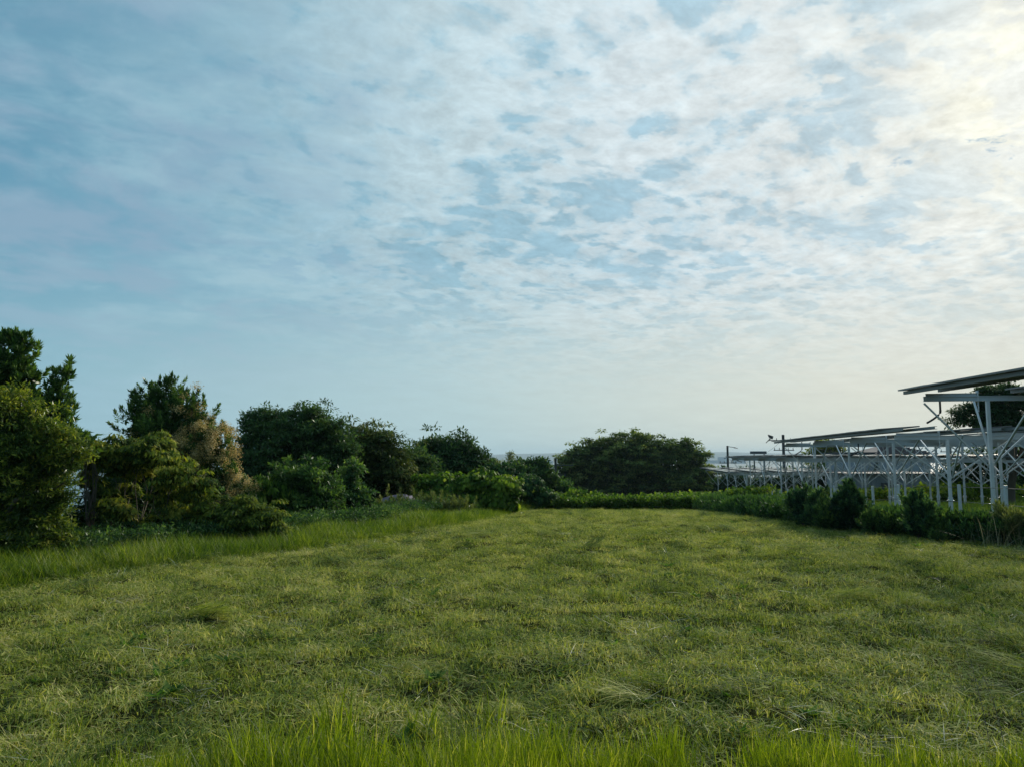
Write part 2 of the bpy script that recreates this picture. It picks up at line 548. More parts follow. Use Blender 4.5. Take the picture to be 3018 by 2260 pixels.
# waterfront sheds on the far shore
shed_spec = [(705, 24, 9, 'long low pale shed on the far shore, left of the block with a square tower'),
             (723, 9, 26, 'square blue-grey tower block on the far shore beyond the water'),
             (738, 13, 12, 'low pale harbour shed on the far shore, right of the square tower block'),
             (531, 12, 8, 'low harbour shed on the far shore seen left of the small utility pole'),
             (548, 10, 6, 'flat harbour shed on the far shore behind the small utility pole')]
for px, wpx, hm, lab in shed_spec:
    x = (px - CX) / FPX * 3900; w = wpx / FPX * 3900
    b = root('warehouse', lab, 'building', (x, 3900, SEA - 1), 'harbour buildings on the far shore')
    mb = MB(); mb.box((-w / 2, 0, 0), (w / 2, 40, hm + 6)); mb.build('wall', M_farb, b)
    mb = MB(); mb.box((-w / 2 - 1, -1, hm + 6.01), (w / 2 + 1, 41, hm + 7.5)); mb.build('roof', M_wall, b)

m, gg = new_mat('haze_air')
pv = gg.n('ShaderNodeVolumePrincipled')
pv.inputs['Color'].default_value = (.62, .80, .92, 1)
pv.inputs['Density'].default_value = 1.1e-4
pv.inputs['Anisotropy'].default_value = 0.0
o_ = gg.n('ShaderNodeOutputMaterial'); m.node_tree.links.new(pv.outputs[0], o_.inputs['Volume'])
mb = MB(); mb.box((-9500, -900, -50), (9500, 9600, 90))
haze = mb.build('haze', m)
tag(haze, kind='stuff')

# ------------------------------------------------------------------ grass
def blades(root_xy, z0, az, lean, length, width, tint, seg=3, droop=.5, rs=rng):
    """many curved grass blades at once. lean: angle from upright; droop: extra bend at the tip"""
    n = len(length)
    P = np.stack([root_xy[:, 0], root_xy[:, 1], z0], -1)
    d_h = np.stack([np.cos(az), np.sin(az), np.zeros(n)], -1)
    side = np.stack([-np.sin(az + rs.normal(0, .5, n)), np.cos(az + rs.normal(0, .5, n)), rs.normal(0, .2, n)], -1)
    side /= np.linalg.norm(side, axis=1)[:, None]
    rows = []
    for k in range(seg + 1):
        t = k / seg
        w = width * (1 - t ** 1.6) * (.75 + .5 * min(t * 3, 1)) * .5
        if k < seg:
            rows += [P - side * w[:, None], P + side * w[:, None]]
        else:
            rows += [P]
        a = lean + droop * t
        P = P + (d_h * np.sin(a)[:, None] + np.array([0, 0, 1]) * np.cos(a)[:, None]) * (length / seg)[:, None]
    V = np.stack(rows, 1)                       # n, 2*seg+1, 3
    nv = 2 * seg + 1
    base = np.arange(n)[:, None] * nv
    F = []
    for k in range(seg - 1):
        q = np.array([2 * k, 2 * k + 1, 2 * k + 3, 2 * k + 2])
        F.append(base + q); 
    q = np.array([2 * seg - 2, 2 * seg - 1, 2 * seg, 2 * seg])
    tri = base + np.array([2 * seg - 2, 2 * seg - 1, 2 * seg])
    quads = np.concatenate(F).reshape(-1, 4) if F else np.zeros((0, 4), int)
    tr = np.concatenate([quads[:, [0, 1, 2]], quads[:, [0, 2, 3]], tri])
    return V.reshape(-1, 3), tr, np.repeat(tint, nv)


def join(parts):
    V, F, T, b = [], [], [], 0
    for v, f, t in parts:
        V.append(v); F.append(f + b); T.append(t); b += len(v)
    return np.concatenate(V), np.concatenate(F), np.concatenate(T)


def disc(n, r, rs):
    a = rs.uniform(0, 2 * np.pi, n); q = r * np.sqrt(rs.uniform(0, 1, n))
    return np.stack([np.cos(a) * q, np.sin(a) * q], -1)


def proto(name, parts, mat):
    V, F, T = join(parts)
    me = mesh_np(name, V, F, [mat], {'tint': T})
    return bpy.data.objects.new(name, me)       # never linked to the scene: only a source of geometry


def scatter(name, pts, rotz, scl, pick, protos, label, tilt=None, cat='grass'):
    """one object of countless plants: geometry nodes put a source mesh on every point"""
    n = len(pts)
    me = bpy.data.meshes.new(name)
    me.vertices.add(n); me.vertices.foreach_set('co', np.asarray(pts, np.float32).ravel())
    a = me.attributes.new('turn', 'FLOAT_VECTOR', 'POINT')
    tv = np.zeros((n, 3), np.float32); tv[:, 2] = rotz
    if tilt is not None: tv[:, :2] = tilt
    a.data.foreach_set('vector', tv.ravel())
    a = me.attributes.new('size', 'FLOAT', 'POINT'); a.data.foreach_set('value', np.asarray(scl, np.float32))
    a = me.attributes.new('pick', 'INT', 'POINT'); a.data.foreach_set('value', np.asarray(pick, np.int32))
    o = link(name, me)
    ng = bpy.data.node_groups.new(name, 'GeometryNodeTree')
    ng.interface.new_socket('Geometry', in_out='INPUT', socket_type='NodeSocketGeometry')
    ng.interface.new_socket('Geometry', in_out='OUTPUT', socket_type='NodeSocketGeometry')
    N = ng.nodes.new; L = ng.links.new
    gi, go = N('NodeGroupInput'), N('NodeGroupOutput')
    jn = N('GeometryNodeJoinGeometry')
    for p in reversed(protos):
        oi = N('GeometryNodeObjectInfo'); oi.inputs['Object'].default_value = p
        gi2 = N('GeometryNodeGeometryToInstance')
        L(oi.outputs['Geometry'], gi2.inputs[0]); L(gi2.outputs[0], jn.inputs[0])
    ip = N('GeometryNodeInstanceOnPoints')
    L(gi.outputs[0], ip.inputs['Points']); L(jn.outputs[0], ip.inputs['Instance'])
    ip.inputs['Pick Instance'].default_value = True

    def attr(nm, ty):
        q = N('GeometryNodeInputNamedAttribute'); q.data_type = ty; q.inputs[0].default_value = nm
        return q.outputs[0]
    L(attr('pick', 'INT'), ip.inputs['Instance Index'])
    er = N('FunctionNodeEulerToRotation'); L(attr('turn', 'FLOAT_VECTOR'), er.inputs[0]); L(er.outputs[0], ip.inputs['Rotation'])
    L(attr('size', 'FLOAT'), ip.inputs['Scale'])
    L(ip.outputs[0], go.inputs[0])
    md = o.modifiers.new('scatter', 'NODES'); md.node_group = ng
    return tag(o, label, cat, kind='stuff')


GRASS = [(0, (.018, .042, .012)), (.20, (.070, .120, .024)), (.42, (.205, .265, .044)), (.64, (.360, .390, .085)), (.84, (.47, .43, .16)), (1, (.64, .57, .31))]
M_cut = leaf_mat('mown_grass', GRASS, .40, .012, .6, .42, 2.0, (1.15, 1.22, .5), .46, .045)
LUSH = [(0, (.030, .062, .010)), (.35, (.078, .124, .014)), (.65, (.155, .205, .020)), (.88, (.27, .31, .045)), (1, (.44, .42, .18))]
VERGE = [(0, (.018, .045, .012)), (.30, (.054, .112, .018)), (.60, (.120, .185, .026)), (.85, (.26, .30, .05)), (1, (.40, .40, .16))]
M_lush = leaf_mat('long_grass', LUSH, .5, .015, .5, .18, 1.3, (1.35, 1.45, .25), .15)
COOL = [(0, (.03, .075, .028)), (.4, (.06, .13, .035)), (.75, (.12, .21, .045)), (1, (.24, .30, .10))]
M_verge = leaf_mat('verge_blade', VERGE, .45, .010, .5, .35, .7, (1.25, 1.35, .3), .3)
M_cool = leaf_mat('verge_grass', COOL, .45, .012, .5, .25, .9, (1.2, 1.4, .4), .15)
STRAW = [(0, (.12, .11, .05)), (.5, (.26, .23, .12)), (1, (.45, .41, .27))]
M_straw = leaf_mat('dry_stalks', STRAW, .2, .08, .6, .2, 2.0, (1, 1, .8))

cut_protos = []
for k in range(9):
    rs = np.random.default_rng(100 + k)
    main = rs.uniform(0, 2 * np.pi)
    n = 175                                                     # short standing stubble
    st = blades(disc(n, .24, rs), np.full(n, -.02), rs.uniform(0, 6.28, n), np.abs(rs.normal(.50, .45, n)), rs.uniform(.025, .070, n),
                rs.uniform(.004, .0095, n), np.clip(rs.normal(.52, .24, n), 0, 1), 2, .5, rs)
    n = 75                                                     # cut blades fallen across it
    az = main + rs.normal(0, .75, n)
    ly = blades(disc(n, .22, rs), rs.uniform(.01, .075, n), az, rs.normal(1.45, .25, n), rs.uniform(.03, .12, n),
                rs.uniform(.003, .008, n), np.clip(rs.normal(.50, .20, n), 0, 1), 3, .25, rs)
    n = 14                                                     # bits standing proud
    up = blades(disc(n, .2, rs), np.full(n, 0.0), rs.uniform(0, 6.28, n), rs.uniform(.2, 1.1, n), rs.uniform(.05, .13, n),
                rs.uniform(.003, .007, n), np.clip(rs.normal(.62, .2, n), 0, 1), 3, .6, rs)
    cut_protos.append(proto('cut_tuft', [st, ly, up], M_cut))
for k in range(3):                                             # combed swaths: long blades lying one way
    rs = np.random.default_rng(140 + k)
    n = 170
    xy = disc(n, .26, rs) * (1, .55)
    sw = blades(xy, rs.uniform(.0, .10, n), rs.normal(0, .28, n), rs.normal(1.40, .16, n), rs.uniform(.14, .38, n),
                rs.uniform(.004, .008, n), np.clip(rs.normal(.36, .17, n), 0, 1), 3, .35, rs)
    cut_protos.append(proto('swath', [sw], M_cut))
for k in range(2):                                             # tufts the mower missed
    rs = np.random.default_rng(150 + k)
    n = 60
    tf = blades(disc(n, .10, rs), np.full(n, 0.0), rs.uniform(0, 6.28, n), np.abs(rs.normal(.3, .25, n)), rs.uniform(.10, .27, n),
                rs.uniform(.003, .006, n), np.clip(rs.normal(.45, .2, n), 0, 1), 3, .8, rs)
    cut_protos.append(proto('tuft', [tf], M_cut))

rs = np.random.default_rng(7)
pts = []
for (y0, y1, dens) in ((2.2, 8, 36), (8, 14, 28), (14, 22, 19), (22, 39, 13)):
    w0 = -min(y1 * .8 + 3, 13); w1 = min(y1 * .8 + 3, 13)
    st_ = 1 / math.sqrt(dens)                                   # even cover: one tuft per jittered cell, no bald spots
    X_, Y_ = np.meshgrid(np.arange(w0, w1, st_), np.arange(y0, y1, st_))
    x = X_.ravel() + rs.uniform(-.6, .6, X_.size) * st_; y = Y_.ravel() + rs.uniform(-.6, .6, X_.size) * st_
    ok = (x > bl(y) - .1) & (x < br(y) + .2) & (y < FIELD_END + .6) & (np.abs(x) < y * .78 + 2.8)
    pts.append(np.stack([x[ok], y[ok]], -1))
pts = np.concatenate(pts)
h = lumps(pts[:, 0], pts[:, 1])
patch = fbm2(pts[:, 0], pts[:, 1] * 1.6, 21, ((2.2, 1), (.8, .7)))
n = len(pts)
u = rs.uniform(0, 1, n)
kind = rs.integers(0, 9, n)
kind = np.where((patch > .56) & (u < .025), rs.integers(9, 12, n), kind)
kind = np.where((u > .987), rs.integers(12, 14, n), kind)
drift = (fbm2(pts[:, 0], pts[:, 1], 33, ((3.0, 1), (1.0, .5))) - .5) * 5
rot_ = np.where(kind >= 9, drift + rs.normal(0, .35, n) + np.where(rs.uniform(0, 1, n) < .5, 0, np.pi), rs.uniform(0, 6.28, n))
sz = np.where(kind >= 12, rs.uniform(.7, 1.2, n), rs.uniform(.75, 1.2, n)) * np.interp(pts[:, 1], [4, 14, 38], [1.0, 1.05, 1.15])
P3 = np.column_stack([pts, surf(pts[:, 0], pts[:, 1])])
scatter('mown_grass', P3, rot_, sz, kind, cut_protos, 'freshly mown yellow-green meadow with cuttings lying all over it', tilt=rs.normal(0, .16, (n, 2)))

# long bright grass along the near edge, and a greener ribbon along the left of the field
tall_protos = []
for k in range(7):
    rs = np.random.default_rng(200 + k)
    n = 38
    tl = blades(disc(n, .09, rs), np.full(n, -.02), rs.uniform(0, 6.28, n), np.abs(rs.normal(.12, .12, n)), rs.uniform(.13, .35, n) * (1 if k < 5 else 1.2),
                rs.uniform(.0035, .0085, n), np.clip(rs.normal(.55, .20, n), 0, 1), 5, rs.choice([.25, .5, 1.4]), rs)
    n = 14
    bt = blades(disc(n, .1, rs), np.full(n, -.02), rs.uniform(0, 6.28, n), rs.uniform(.4, 1.1, n), rs.uniform(.10, .26, n),
                rs.uniform(.004, .008, n), np.clip(rs.normal(.45, .25, n), 0, 1), 3, .9, rs)
    tall_protos.append(proto('long_tuft', [tl, bt], M_lush))
verge_protos = []
for k in range(5):
    rs = np.random.default_rng(220 + k)
    n = 70
    tl = blades(disc(n, .16, rs), np.full(n, -.02), rs.uniform(0, 6.28, n), np.abs(rs.normal(.3, .3, n)), rs.uniform(.10, .42, n),
                rs.uniform(.005, .011, n), np.clip(rs.normal(.52, .26, n), 0, 1), 4, .8, rs)
    verge_protos.append(proto('verge_tuft', [tl], M_verge if k < 3 else M_cool))

rs = np.random.default_rng(8)
n = 7000
x = rs.uniform(-5.6, 5.6, n); y = rs.uniform(2.2, 4.9, n)
edge = 4.02 + .30 * np.exp(-((x + 1.25) / .8) ** 2) + .12 * np.sin(x * 1.1 + .8) + .5 * (fbm2(x, x * 0, 4, ((.9, 1), (.3, .6))) - .5) + .20 * np.clip(x, 0, 1) + .10 * np.clip(x - 1, 0, 1)
keep = (y < edge) & (rs.uniform(0, 1, n) < np.interp(edge - y, [0, .35, .9], [.30, .75, .95])) & (rs.uniform(0, 1, n) < np.interp(fbm2(x, y, 61, ((.7, 1), (.25, .6))), [.25, .5], [.45, 1])) & (rs.uniform(0, 1, n) < np.interp(x, [-.5, .6, 4], [1, .85, .8])) & (np.abs(x) < y * .75 + 2)
keep |= (rs.uniform(0, 1, n) < .012)
x, y = x[keep], y[keep]
big_ = .80 + .45 * fbm2(x, y, 12, ((.8, 1), (.3, .5)))
big_ *= np.interp(x, [0, 1], [1, .82])
big_ *= np.where(np.abs(x + .95) < .35, 1.22, 1.0)
scatter('long_grass', np.column_stack([x, y, surf(x, y)]), rs.uniform(0, 6.28, len(x)), big_, rs.integers(0, 7, len(x)), tall_protos,
        'bright green uncut grass blades standing along the near edge of the meadow')

n = 26000
y = rs.uniform(6.5, 42, n) ** 1.0; off = rs.uniform(-3.6, .15, n)
x = bl(y) + off
keep = rs.uniform(0, 1, n) < np.interp(y, [6, 14, 42], [1, .8, .32])
x, y, off = x[keep], y[keep], off[keep]
scatter('verge_grass', np.column_stack([x, y, surf(x, y) - .02]), rs.uniform(0, 6.28, len(x)),
        (np.interp(off, [-3.5, -.3, .15], [1.35, 1.0, .5]) * rs.uniform(.5, 1.35, len(x)) * (.65 + .7 * fbm2(x, y, 71, ((1.2, 1), (.4, .6))))) * np.interp(y, [8, 40], [.85, 1.1]), rs.integers(0, 3, len(x)), verge_protos,
        'strip of uncut green grass between the mown meadow and the trees on the left')

n = 9000
y = rs.uniform(10, 75, n); x = br(y) + .8 + rs.uniform(0, 1, n) ** 1.5 * np.interp(y, [10, 75], [9, 30])
scatter('weedy_ground', np.column_stack([x, y, surf(x, y) - .02]), rs.uniform(0, 6.28, n), rs.uniform(.7, 1.5, n) * np.interp(y, [10, 75], [1, 1.6]),
        rs.integers(2, 5, n), verge_protos, 'weedy grass growing under and around the solar panel frames')

# ------------------------------------------------------------------ leaves and crowns
def unit(v): return v / np.maximum(np.linalg.norm(v, axis=-1, keepdims=True), 1e-9)


def leaf_quads(P, A, N, L, W, tint, fold=.25, bend=.0):
    """one folded leaf per row: base P, along A, face N"""
    A = unit(A); S = unit(np.cross(A, N)); N = np.cross(S, A)
    L = L[:, None]; W = W[:, None]
    mid = P + A * L * .45
    a = P; b = mid + S * W * .5 - N * W * fold; c = P + A * L - N * L * bend; d = mid - S * W * .5 - N * W * fold
    V = np.stack([a, b, c, d], 1).reshape(-1, 3)
    i = np.arange(len(P))[:, None] * 4
    F = np.concatenate([i + np.array([0, 1, 2]), i + np.array([0, 2, 3])])
    return V, F, np.repeat(tint, 4)


# broad-leaved weeds and stray dry stalks in the mown grass
weed_protos = []
for k in range(4):
    rs = np.random.default_rng(300 + k)
    n = 11 + 3 * k
    a_ = rs.uniform(0, 6.28, n); el = rs.uniform(.15, .9, n)
    A_ = np.stack([np.cos(a_) * np.cos(el), np.sin(a_) * np.cos(el), np.sin(el)], -1)
    N_ = np.stack([-np.cos(a_) * np.sin(el), -np.sin(a_) * np.sin(el), np.cos(el)], -1)
    weed_protos.append(proto('weed', [leaf_quads(np.column_stack([disc(n, .04, rs), np.full(n, .01)]), A_, N_, rs.uniform(.05, .13, n), rs.uniform(.022, .045, n), np.clip(rs.normal(.55, .2, n), 0, 1), .12, .15)], M_cool))
for k in range(3):
    rs = np.random.default_rng(310 + k)
    n = 9
    weed_protos.append(proto('straw', [blades(disc(n, .2, rs), rs.uniform(.03, .08, n), rs.uniform(0, 6.28, n), rs.normal(1.4, .2, n), rs.uniform(.08, .22, n), rs.uniform(.003, .006, n), rs.uniform(.3, 1, n), 3, .2, rs)], M_straw))
rs = np.random.default_rng(320)
n = 2600
y = rs.uniform(2.6, 30, n); x = rs.uniform(-1, 1, n) * (y * .78 + 2.5)
ok = (x > bl(y)) & (x < br(y)) & (fbm2(x, y, 91, ((1.6, 1), (.5, .6))) > .46)
x, y = x[ok], y[ok]
scatter('meadow_weeds', np.column_stack([x, y, surf(x, y) + .01]), rs.uniform(0, 6.28, len(x)), rs.uniform(.6, 1.3, len(x)), rs.integers(0, 7, len(x)), weed_protos,
        'small broad-leaved weeds and stray dry stalks scattered through the mown grass', cat='weeds')


def sphere(n, rs):
    return unit(rs.normal(0, 1, (n, 3)))


def clump_centres(lobes, n, rs, front=.68, shell=(.72, 1.02), sink=.25):
    """points over the outside of a crown built of ellipsoid lobes ((cx,cy,cz),(rx,ry,rz))"""
    C = np.array([l[0] for l in lobes], float); Rd = np.array([l[1] for l in lobes], float)
    w = (Rd[:, 0] * Rd[:, 2] + Rd[:, 0] * Rd[:, 1]); w /= w.sum()
    out = np.zeros((0, 3)); D = np.zeros((0, 3)); KK = np.zeros(0, int)
    while len(out) < n:
        k = rs.choice(len(lobes), n * 2, p=w)
        d = sphere(n * 2, rs)
        flip = (d[:, 1] > 0) & (rs.uniform(0, 1, n * 2) < (front - .5) * 2)
        d[flip, 1] *= -1
        low = (d[:, 2] < -.3) & (rs.uniform(0, 1, n * 2) < .45)
        d[low, 2] *= -1
        p = C[k] + d * Rd[k] * rs.uniform(*shell, (n * 2, 1))
        q = np.min(np.linalg.norm((p[:, None] - C[None]) / Rd[None], axis=2) + np.where(np.arange(len(lobes))[None] == k[:, None], 9, 0), axis=1) if len(lobes) > 1 else np.full(n * 2, 9.)
        ok = (q > .72) | (rs.uniform(0, 1, n * 2) < sink)
        out = np.concatenate([out, p[ok]]); D = np.concatenate([D, d[ok]]); KK = np.concatenate([KK, k[ok]])
    return out[:n], D[:n], KK[:n]


def crown(lobes, n_clumps, per, rc, leaf, rs, style='leafy', front=.68, droop=0.0, base_tint=.45, spread=.18, push=1.0):
    """leaves gathered in clumps over the lobes; leaf = (length, width)"""
    cc, dd, lk = clump_centres(lobes, n_clumps, rs, front)
    cr = rs.uniform(*rc, n_clumps)
    ct = rs.normal(0, spread * .6, n_clumps) + rs.normal(0, spread * .75, len(lobes))[lk]
    cc = cc + dd * (np.clip(rs.exponential(.45 * push, n_clumps), 0, 1.9 * push) * cr)[:, None]
    k = np.repeat(np.arange(n_clumps), per)
    n = len(k)
    if style == 'rosette':
        # shoots: leaves fan round an axis that points out and up, longest at the tip
        ax = unit(dd * .55 + np.array([0, 0, .9]) + rs.normal(0, .22, (n_clumps, 3)))[k]
        t = rs.uniform(0, 1, n) ** .8
        ref = unit(np.cross(ax, rs.normal(0, 1, (n, 3))))
        open_ = np.interp(t, [0, 1], [1.25, .35]) + rs.normal(0, .18, n)
        A = unit(ax * np.cos(open_)[:, None] + ref * np.sin(open_)[:, None])
        P = cc[k] + ax * (t * cr[k] * 2.2)[:, None] - ax * cr[k][:, None]
        N = unit(ax + rs.normal(0, .2, (n, 3)))
        lo = rs.uniform(.75, 1.15, n)
        V, F, T = leaf_quads(P, A, N, leaf[0] * lo, leaf[1] * lo, np.clip(base_tint + ct[k] + rs.normal(0, spread, n) + (t - .5) * .15, 0, 1), .18)
    else:
        s = sphere(n, rs); s[:, 2] = np.where(s[:, 2] < -.2, -s[:, 2] * .6, s[:, 2])
        flat = .62 if style != 'drape' else .9
        P = cc[k] + s * np.array([1, 1, flat]) * (cr[k] * rs.uniform(.45, 1.08, n))[:, None]
        if style == 'drape':
            N = unit(dd[k] * .9 + s * .4 + np.array([0, 0, .5]) + rs.normal(0, .35, (n, 3)))
            A = unit(np.cross(N, rs.normal(0, 1, (n, 3))) + np.array([0, 0, -.8]))
        elif style == 'layer':
            N = unit(np.array([0, 0, 1.0]) + s * .35 + rs.normal(0, .28, (n, 3)))
            A = unit(s * np.array([1, 1, .2]) + rs.normal(0, .4, (n, 3)) + np.array([0, 0, -droop]))
        else:
            N = unit(s * .7 + np.array([0, 0, .7]) + rs.normal(0, .5, (n, 3)))
            A = unit(s * .6 + rs.normal(0, .7, (n, 3)) + np.array([0, 0, -droop]))
        lo = rs.uniform(.65, 1.25, n)
        V, F, T = leaf_quads(P, A, N, leaf[0] * lo, leaf[1] * lo, np.clip(base_tint + ct[k] + rs.normal(0, spread, n), 0, 1), .2, .12)
    return (V, F, T), cc, dd


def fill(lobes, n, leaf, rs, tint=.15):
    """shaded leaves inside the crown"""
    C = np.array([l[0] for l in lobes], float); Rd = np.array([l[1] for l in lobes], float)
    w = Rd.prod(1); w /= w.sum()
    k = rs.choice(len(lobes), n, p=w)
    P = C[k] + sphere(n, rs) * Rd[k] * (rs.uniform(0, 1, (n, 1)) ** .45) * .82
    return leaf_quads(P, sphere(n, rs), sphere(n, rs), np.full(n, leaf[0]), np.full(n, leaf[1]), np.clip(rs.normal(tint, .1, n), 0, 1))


def px_lobes(spec, d, depth=1.0):
    """crown lobes given as seen in the photograph: (px, py, rx, ry[, distance shift]) at distance d"""
    out = []
    for s in spec:
        dd = d + (s[4] if len(s) > 4 else 0)
        c = at(s[0], s[1], dd)
        rx = s[2] / FPX * dd; rz = s[3] / FPX * dd
        out.append((c, (rx, max(rx, rz) * .5 * depth + min(rx, rz) * .4 * depth, rz)))
    return out


def billow(lobes, k, rs, size=(.28, .55)):
    """break every lobe into smaller rounded masses so that the outline and the shading come in clumps"""
    out = []
    for c, r in lobes:
        c = np.array(c); r = np.array(r)
        out.append((c, tuple(r * .60)))
        for _ in range(k):
            d = unit(rs.normal(0, 1, 3)); 
            if d[2] < -.35: d[2] *= -1
            if d[1] > .2 and rs.uniform() < .4: d[1] *= -1
            q = rs.uniform(*size)
            m_ = (r.prod()) ** (1 / 3)
            out.append((c + d * r * (1 - q * .62), tuple((r * .5 + m_ * .5) * q)))
    return out


def trunk_mesh(base, targets, r0, rs, fork=.45, mats=None, twist=.12):
    mb = MB()
    base = Vector(base)
    T = [Vector(t) for t in targets]
    if not T: return mb
    ctr = sum(T, Vector()) / len(T)
    fk = base.lerp(ctr, fork)
    fk.x = base.x + (ctr.x - base.x) * fork * .8
    mid = base.lerp(fk, .5) + Vector(rs.normal(0, twist, 3)) * .5
    mb.tube([base - Vector((0, 0, .3)), mid, fk], [r0, r0 * .82, r0 * .68], 8)
    for t in T:
        q = fk.lerp(t, .5) + Vector(rs.normal(0, twist, 3)) + Vector((0, 0, (t - fk).length * .08))
        s0 = fk.lerp(base, .25 * rs.uniform(0, 1))
        mb.tube([s0, q, t], [r0 * .5, r0 * .28, r0 * .08], 5)
    return mb


def tree(name, label, cat, d, spec, mat, base_px=None, n=300, per=60, rc=(.2, .4), leaf=(.12, .05), seed=1, style='leafy', group=None,
         r0=.12, depth=1.0, limbs=10, fillk=.25, front=.68, droop=.2, tint=.45, spread=.18, stems=1, extra=None, crown_name='crown', bil=7, bsize=(.28, .55), push=1.0):
    rs = np.random.default_rng(seed)
    lobes = px_lobes(spec, d, depth)
    lobes0 = lobes
    if bil: lobes = billow(lobes, bil, rs, bsize)
    cx = float(np.mean([l[0][0] for l in lobes])) if base_px is None else at(base_px, 500, d)[0]
    gz = float(ground(cx, d))
    rt = root(name, label, cat, (cx, d, gz), group)
    o3 = np.array([cx, d, gz])
    parts, cc, dd = crown(lobes, n, per, rc, leaf, rs, style, front, droop, tint, spread, push)
    allp = [parts]
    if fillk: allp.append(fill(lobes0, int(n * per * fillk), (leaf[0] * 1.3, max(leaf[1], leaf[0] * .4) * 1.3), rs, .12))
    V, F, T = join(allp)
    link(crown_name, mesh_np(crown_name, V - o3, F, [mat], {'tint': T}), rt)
    if stems == 1:
        pick = [cc[i] for i in rs.choice(len(cc), min(limbs, len(cc)), replace=False)]
        mb = trunk_mesh((cx, d, gz), pick, r0, rs)
        mb.v = [(a - cx, b - d, c - gz) for a, b, c in mb.v]
        mb.build('trunk', M_bark, rt, smooth=True)
    else:
        lw = (max(l[0][0] + l[1][0] for l in lobes) - min(l[0][0] - l[1][0] for l in lobes)) / 2
        for s in range(stems):
            mb = MB()
            bx = rs.uniform(-.6, .6) * lw; by = rs.uniform(-.3, .3) * min(lw, 1.0)
            near = np.argsort(np.abs(cc[:, 0] - cx - bx * 1.1) + rs.uniform(0, .5 * lw, len(cc)))[:max(3, limbs // stems)]; tg = [cc[i] - o3 for i in near]
            b0 = Vector((bx, by, -.2)); c0 = sum((Vector(t) for t in tg), Vector()) / len(tg)
            f0 = b0.lerp(c0, .4) + Vector(rs.normal(0, .06, 3))
            mb.tube([b0, b0.lerp(f0, .5) + Vector(rs.normal(0, .04, 3)), f0], [r0, r0 * .85, r0 * .7], 6)
            for t in tg:
                q = f0.lerp(Vector(t), .5) + Vector(rs.normal(0, .09, 3))
                mb.tube([f0, q, t], [r0 * .6, r0 * .38, r0 * .15], 5)
            mb.build('stem', M_bark, rt, smooth=True)
    if extra: extra(rt, o3, lobes, cc, dd, rs)
    return rt

# ------------------------------------------------------------------ the trees, left to right
def ramp5(d1, d2, m1, l1, l2): return [(0, d1), (.25, d2), (.5, m1), (.78, l1), (1, l2)]


L_broad = leaf_mat('broad_evergreen_leaf', ramp5((0.024, 0.060, 0.021), (0.048, 0.105, 0.033), (0.090, 0.164, 0.045), (0.158, 0.254, 0.060), (0.269, 0.344, 0.090)), .35, .05, .5, .22, 1.5)
L_yellow = leaf_mat('yellow_green_leaf', ramp5((0.035, 0.067, 0.018), (0.076, 0.124, 0.026), (0.153, 0.197, 0.032), (0.262, 0.277, 0.044), (0.393, 0.364, 0.073)), .42, .05, .5, .26, .9)
L_dark = leaf_mat('dark_leaf', ramp5((0.021, 0.051, 0.024), (0.041, 0.086, 0.036), (0.071, 0.131, 0.048), (0.116, 0.187, 0.060), (0.194, 0.254, 0.075)), .32, .05, .5, .22, .7)
L_rust = leaf_mat('rusty_leaf', ramp5((.026, .052, .022), (.050, .088, .030), (.095, .130, .040), (.165, .185, .060), (.25, .23, .10)), .32, .04, .5, .24, .6)
L_dome = leaf_mat('olive_leaf', ramp5((.034, .066, .030), (.075, .125, .044), (.140, .195, .058), (.225, .270, .080), (.32, .34, .13)), .40, .02, .5, .42, .30)
L_panic = leaf_mat('fading_flower', ramp5((0.15, 0.14, 0.04), (0.36, 0.28, 0.09), (0.60, 0.45, 0.19), (0.74, 0.60, 0.30), (0.85, 0.76, 0.50)), .3, .03, .8, .15, 1.5, (1.1, 1, .8))
L_kudzu = leaf_mat('vine_leaf', ramp5((0.023, 0.060, 0.013), (0.052, 0.111, 0.021), (0.111, 0.189, 0.029), (0.202, 0.280, 0.042), (0.325, 0.364, 0.065)), .42, .045, .5, .20, .8)
L_hedge = leaf_mat('weed_leaf', ramp5((0.021, 0.054, 0.026), (0.039, 0.090, 0.039), (0.067, 0.138, 0.048), (0.120, 0.202, 0.060), (0.209, 0.284, 0.090)), .35, .04, .5, .2, 1.2)
L_blue = leaf_mat('bluish_weed_leaf', ramp5((0.022, 0.057, 0.042), (0.040, 0.097, 0.057), (0.068, 0.149, 0.075), (0.116, 0.209, 0.088), (0.198, 0.297, 0.110)), .35, .04, .5, .2, 1.2)
L_grey = leaf_mat('greyish_leaf', ramp5((0.039, 0.065, 0.033), (0.078, 0.111, 0.046), (0.130, 0.163, 0.058), (0.195, 0.221, 0.091), (0.286, 0.286, 0.156)), .35, .03, .5, .2, 1.6)

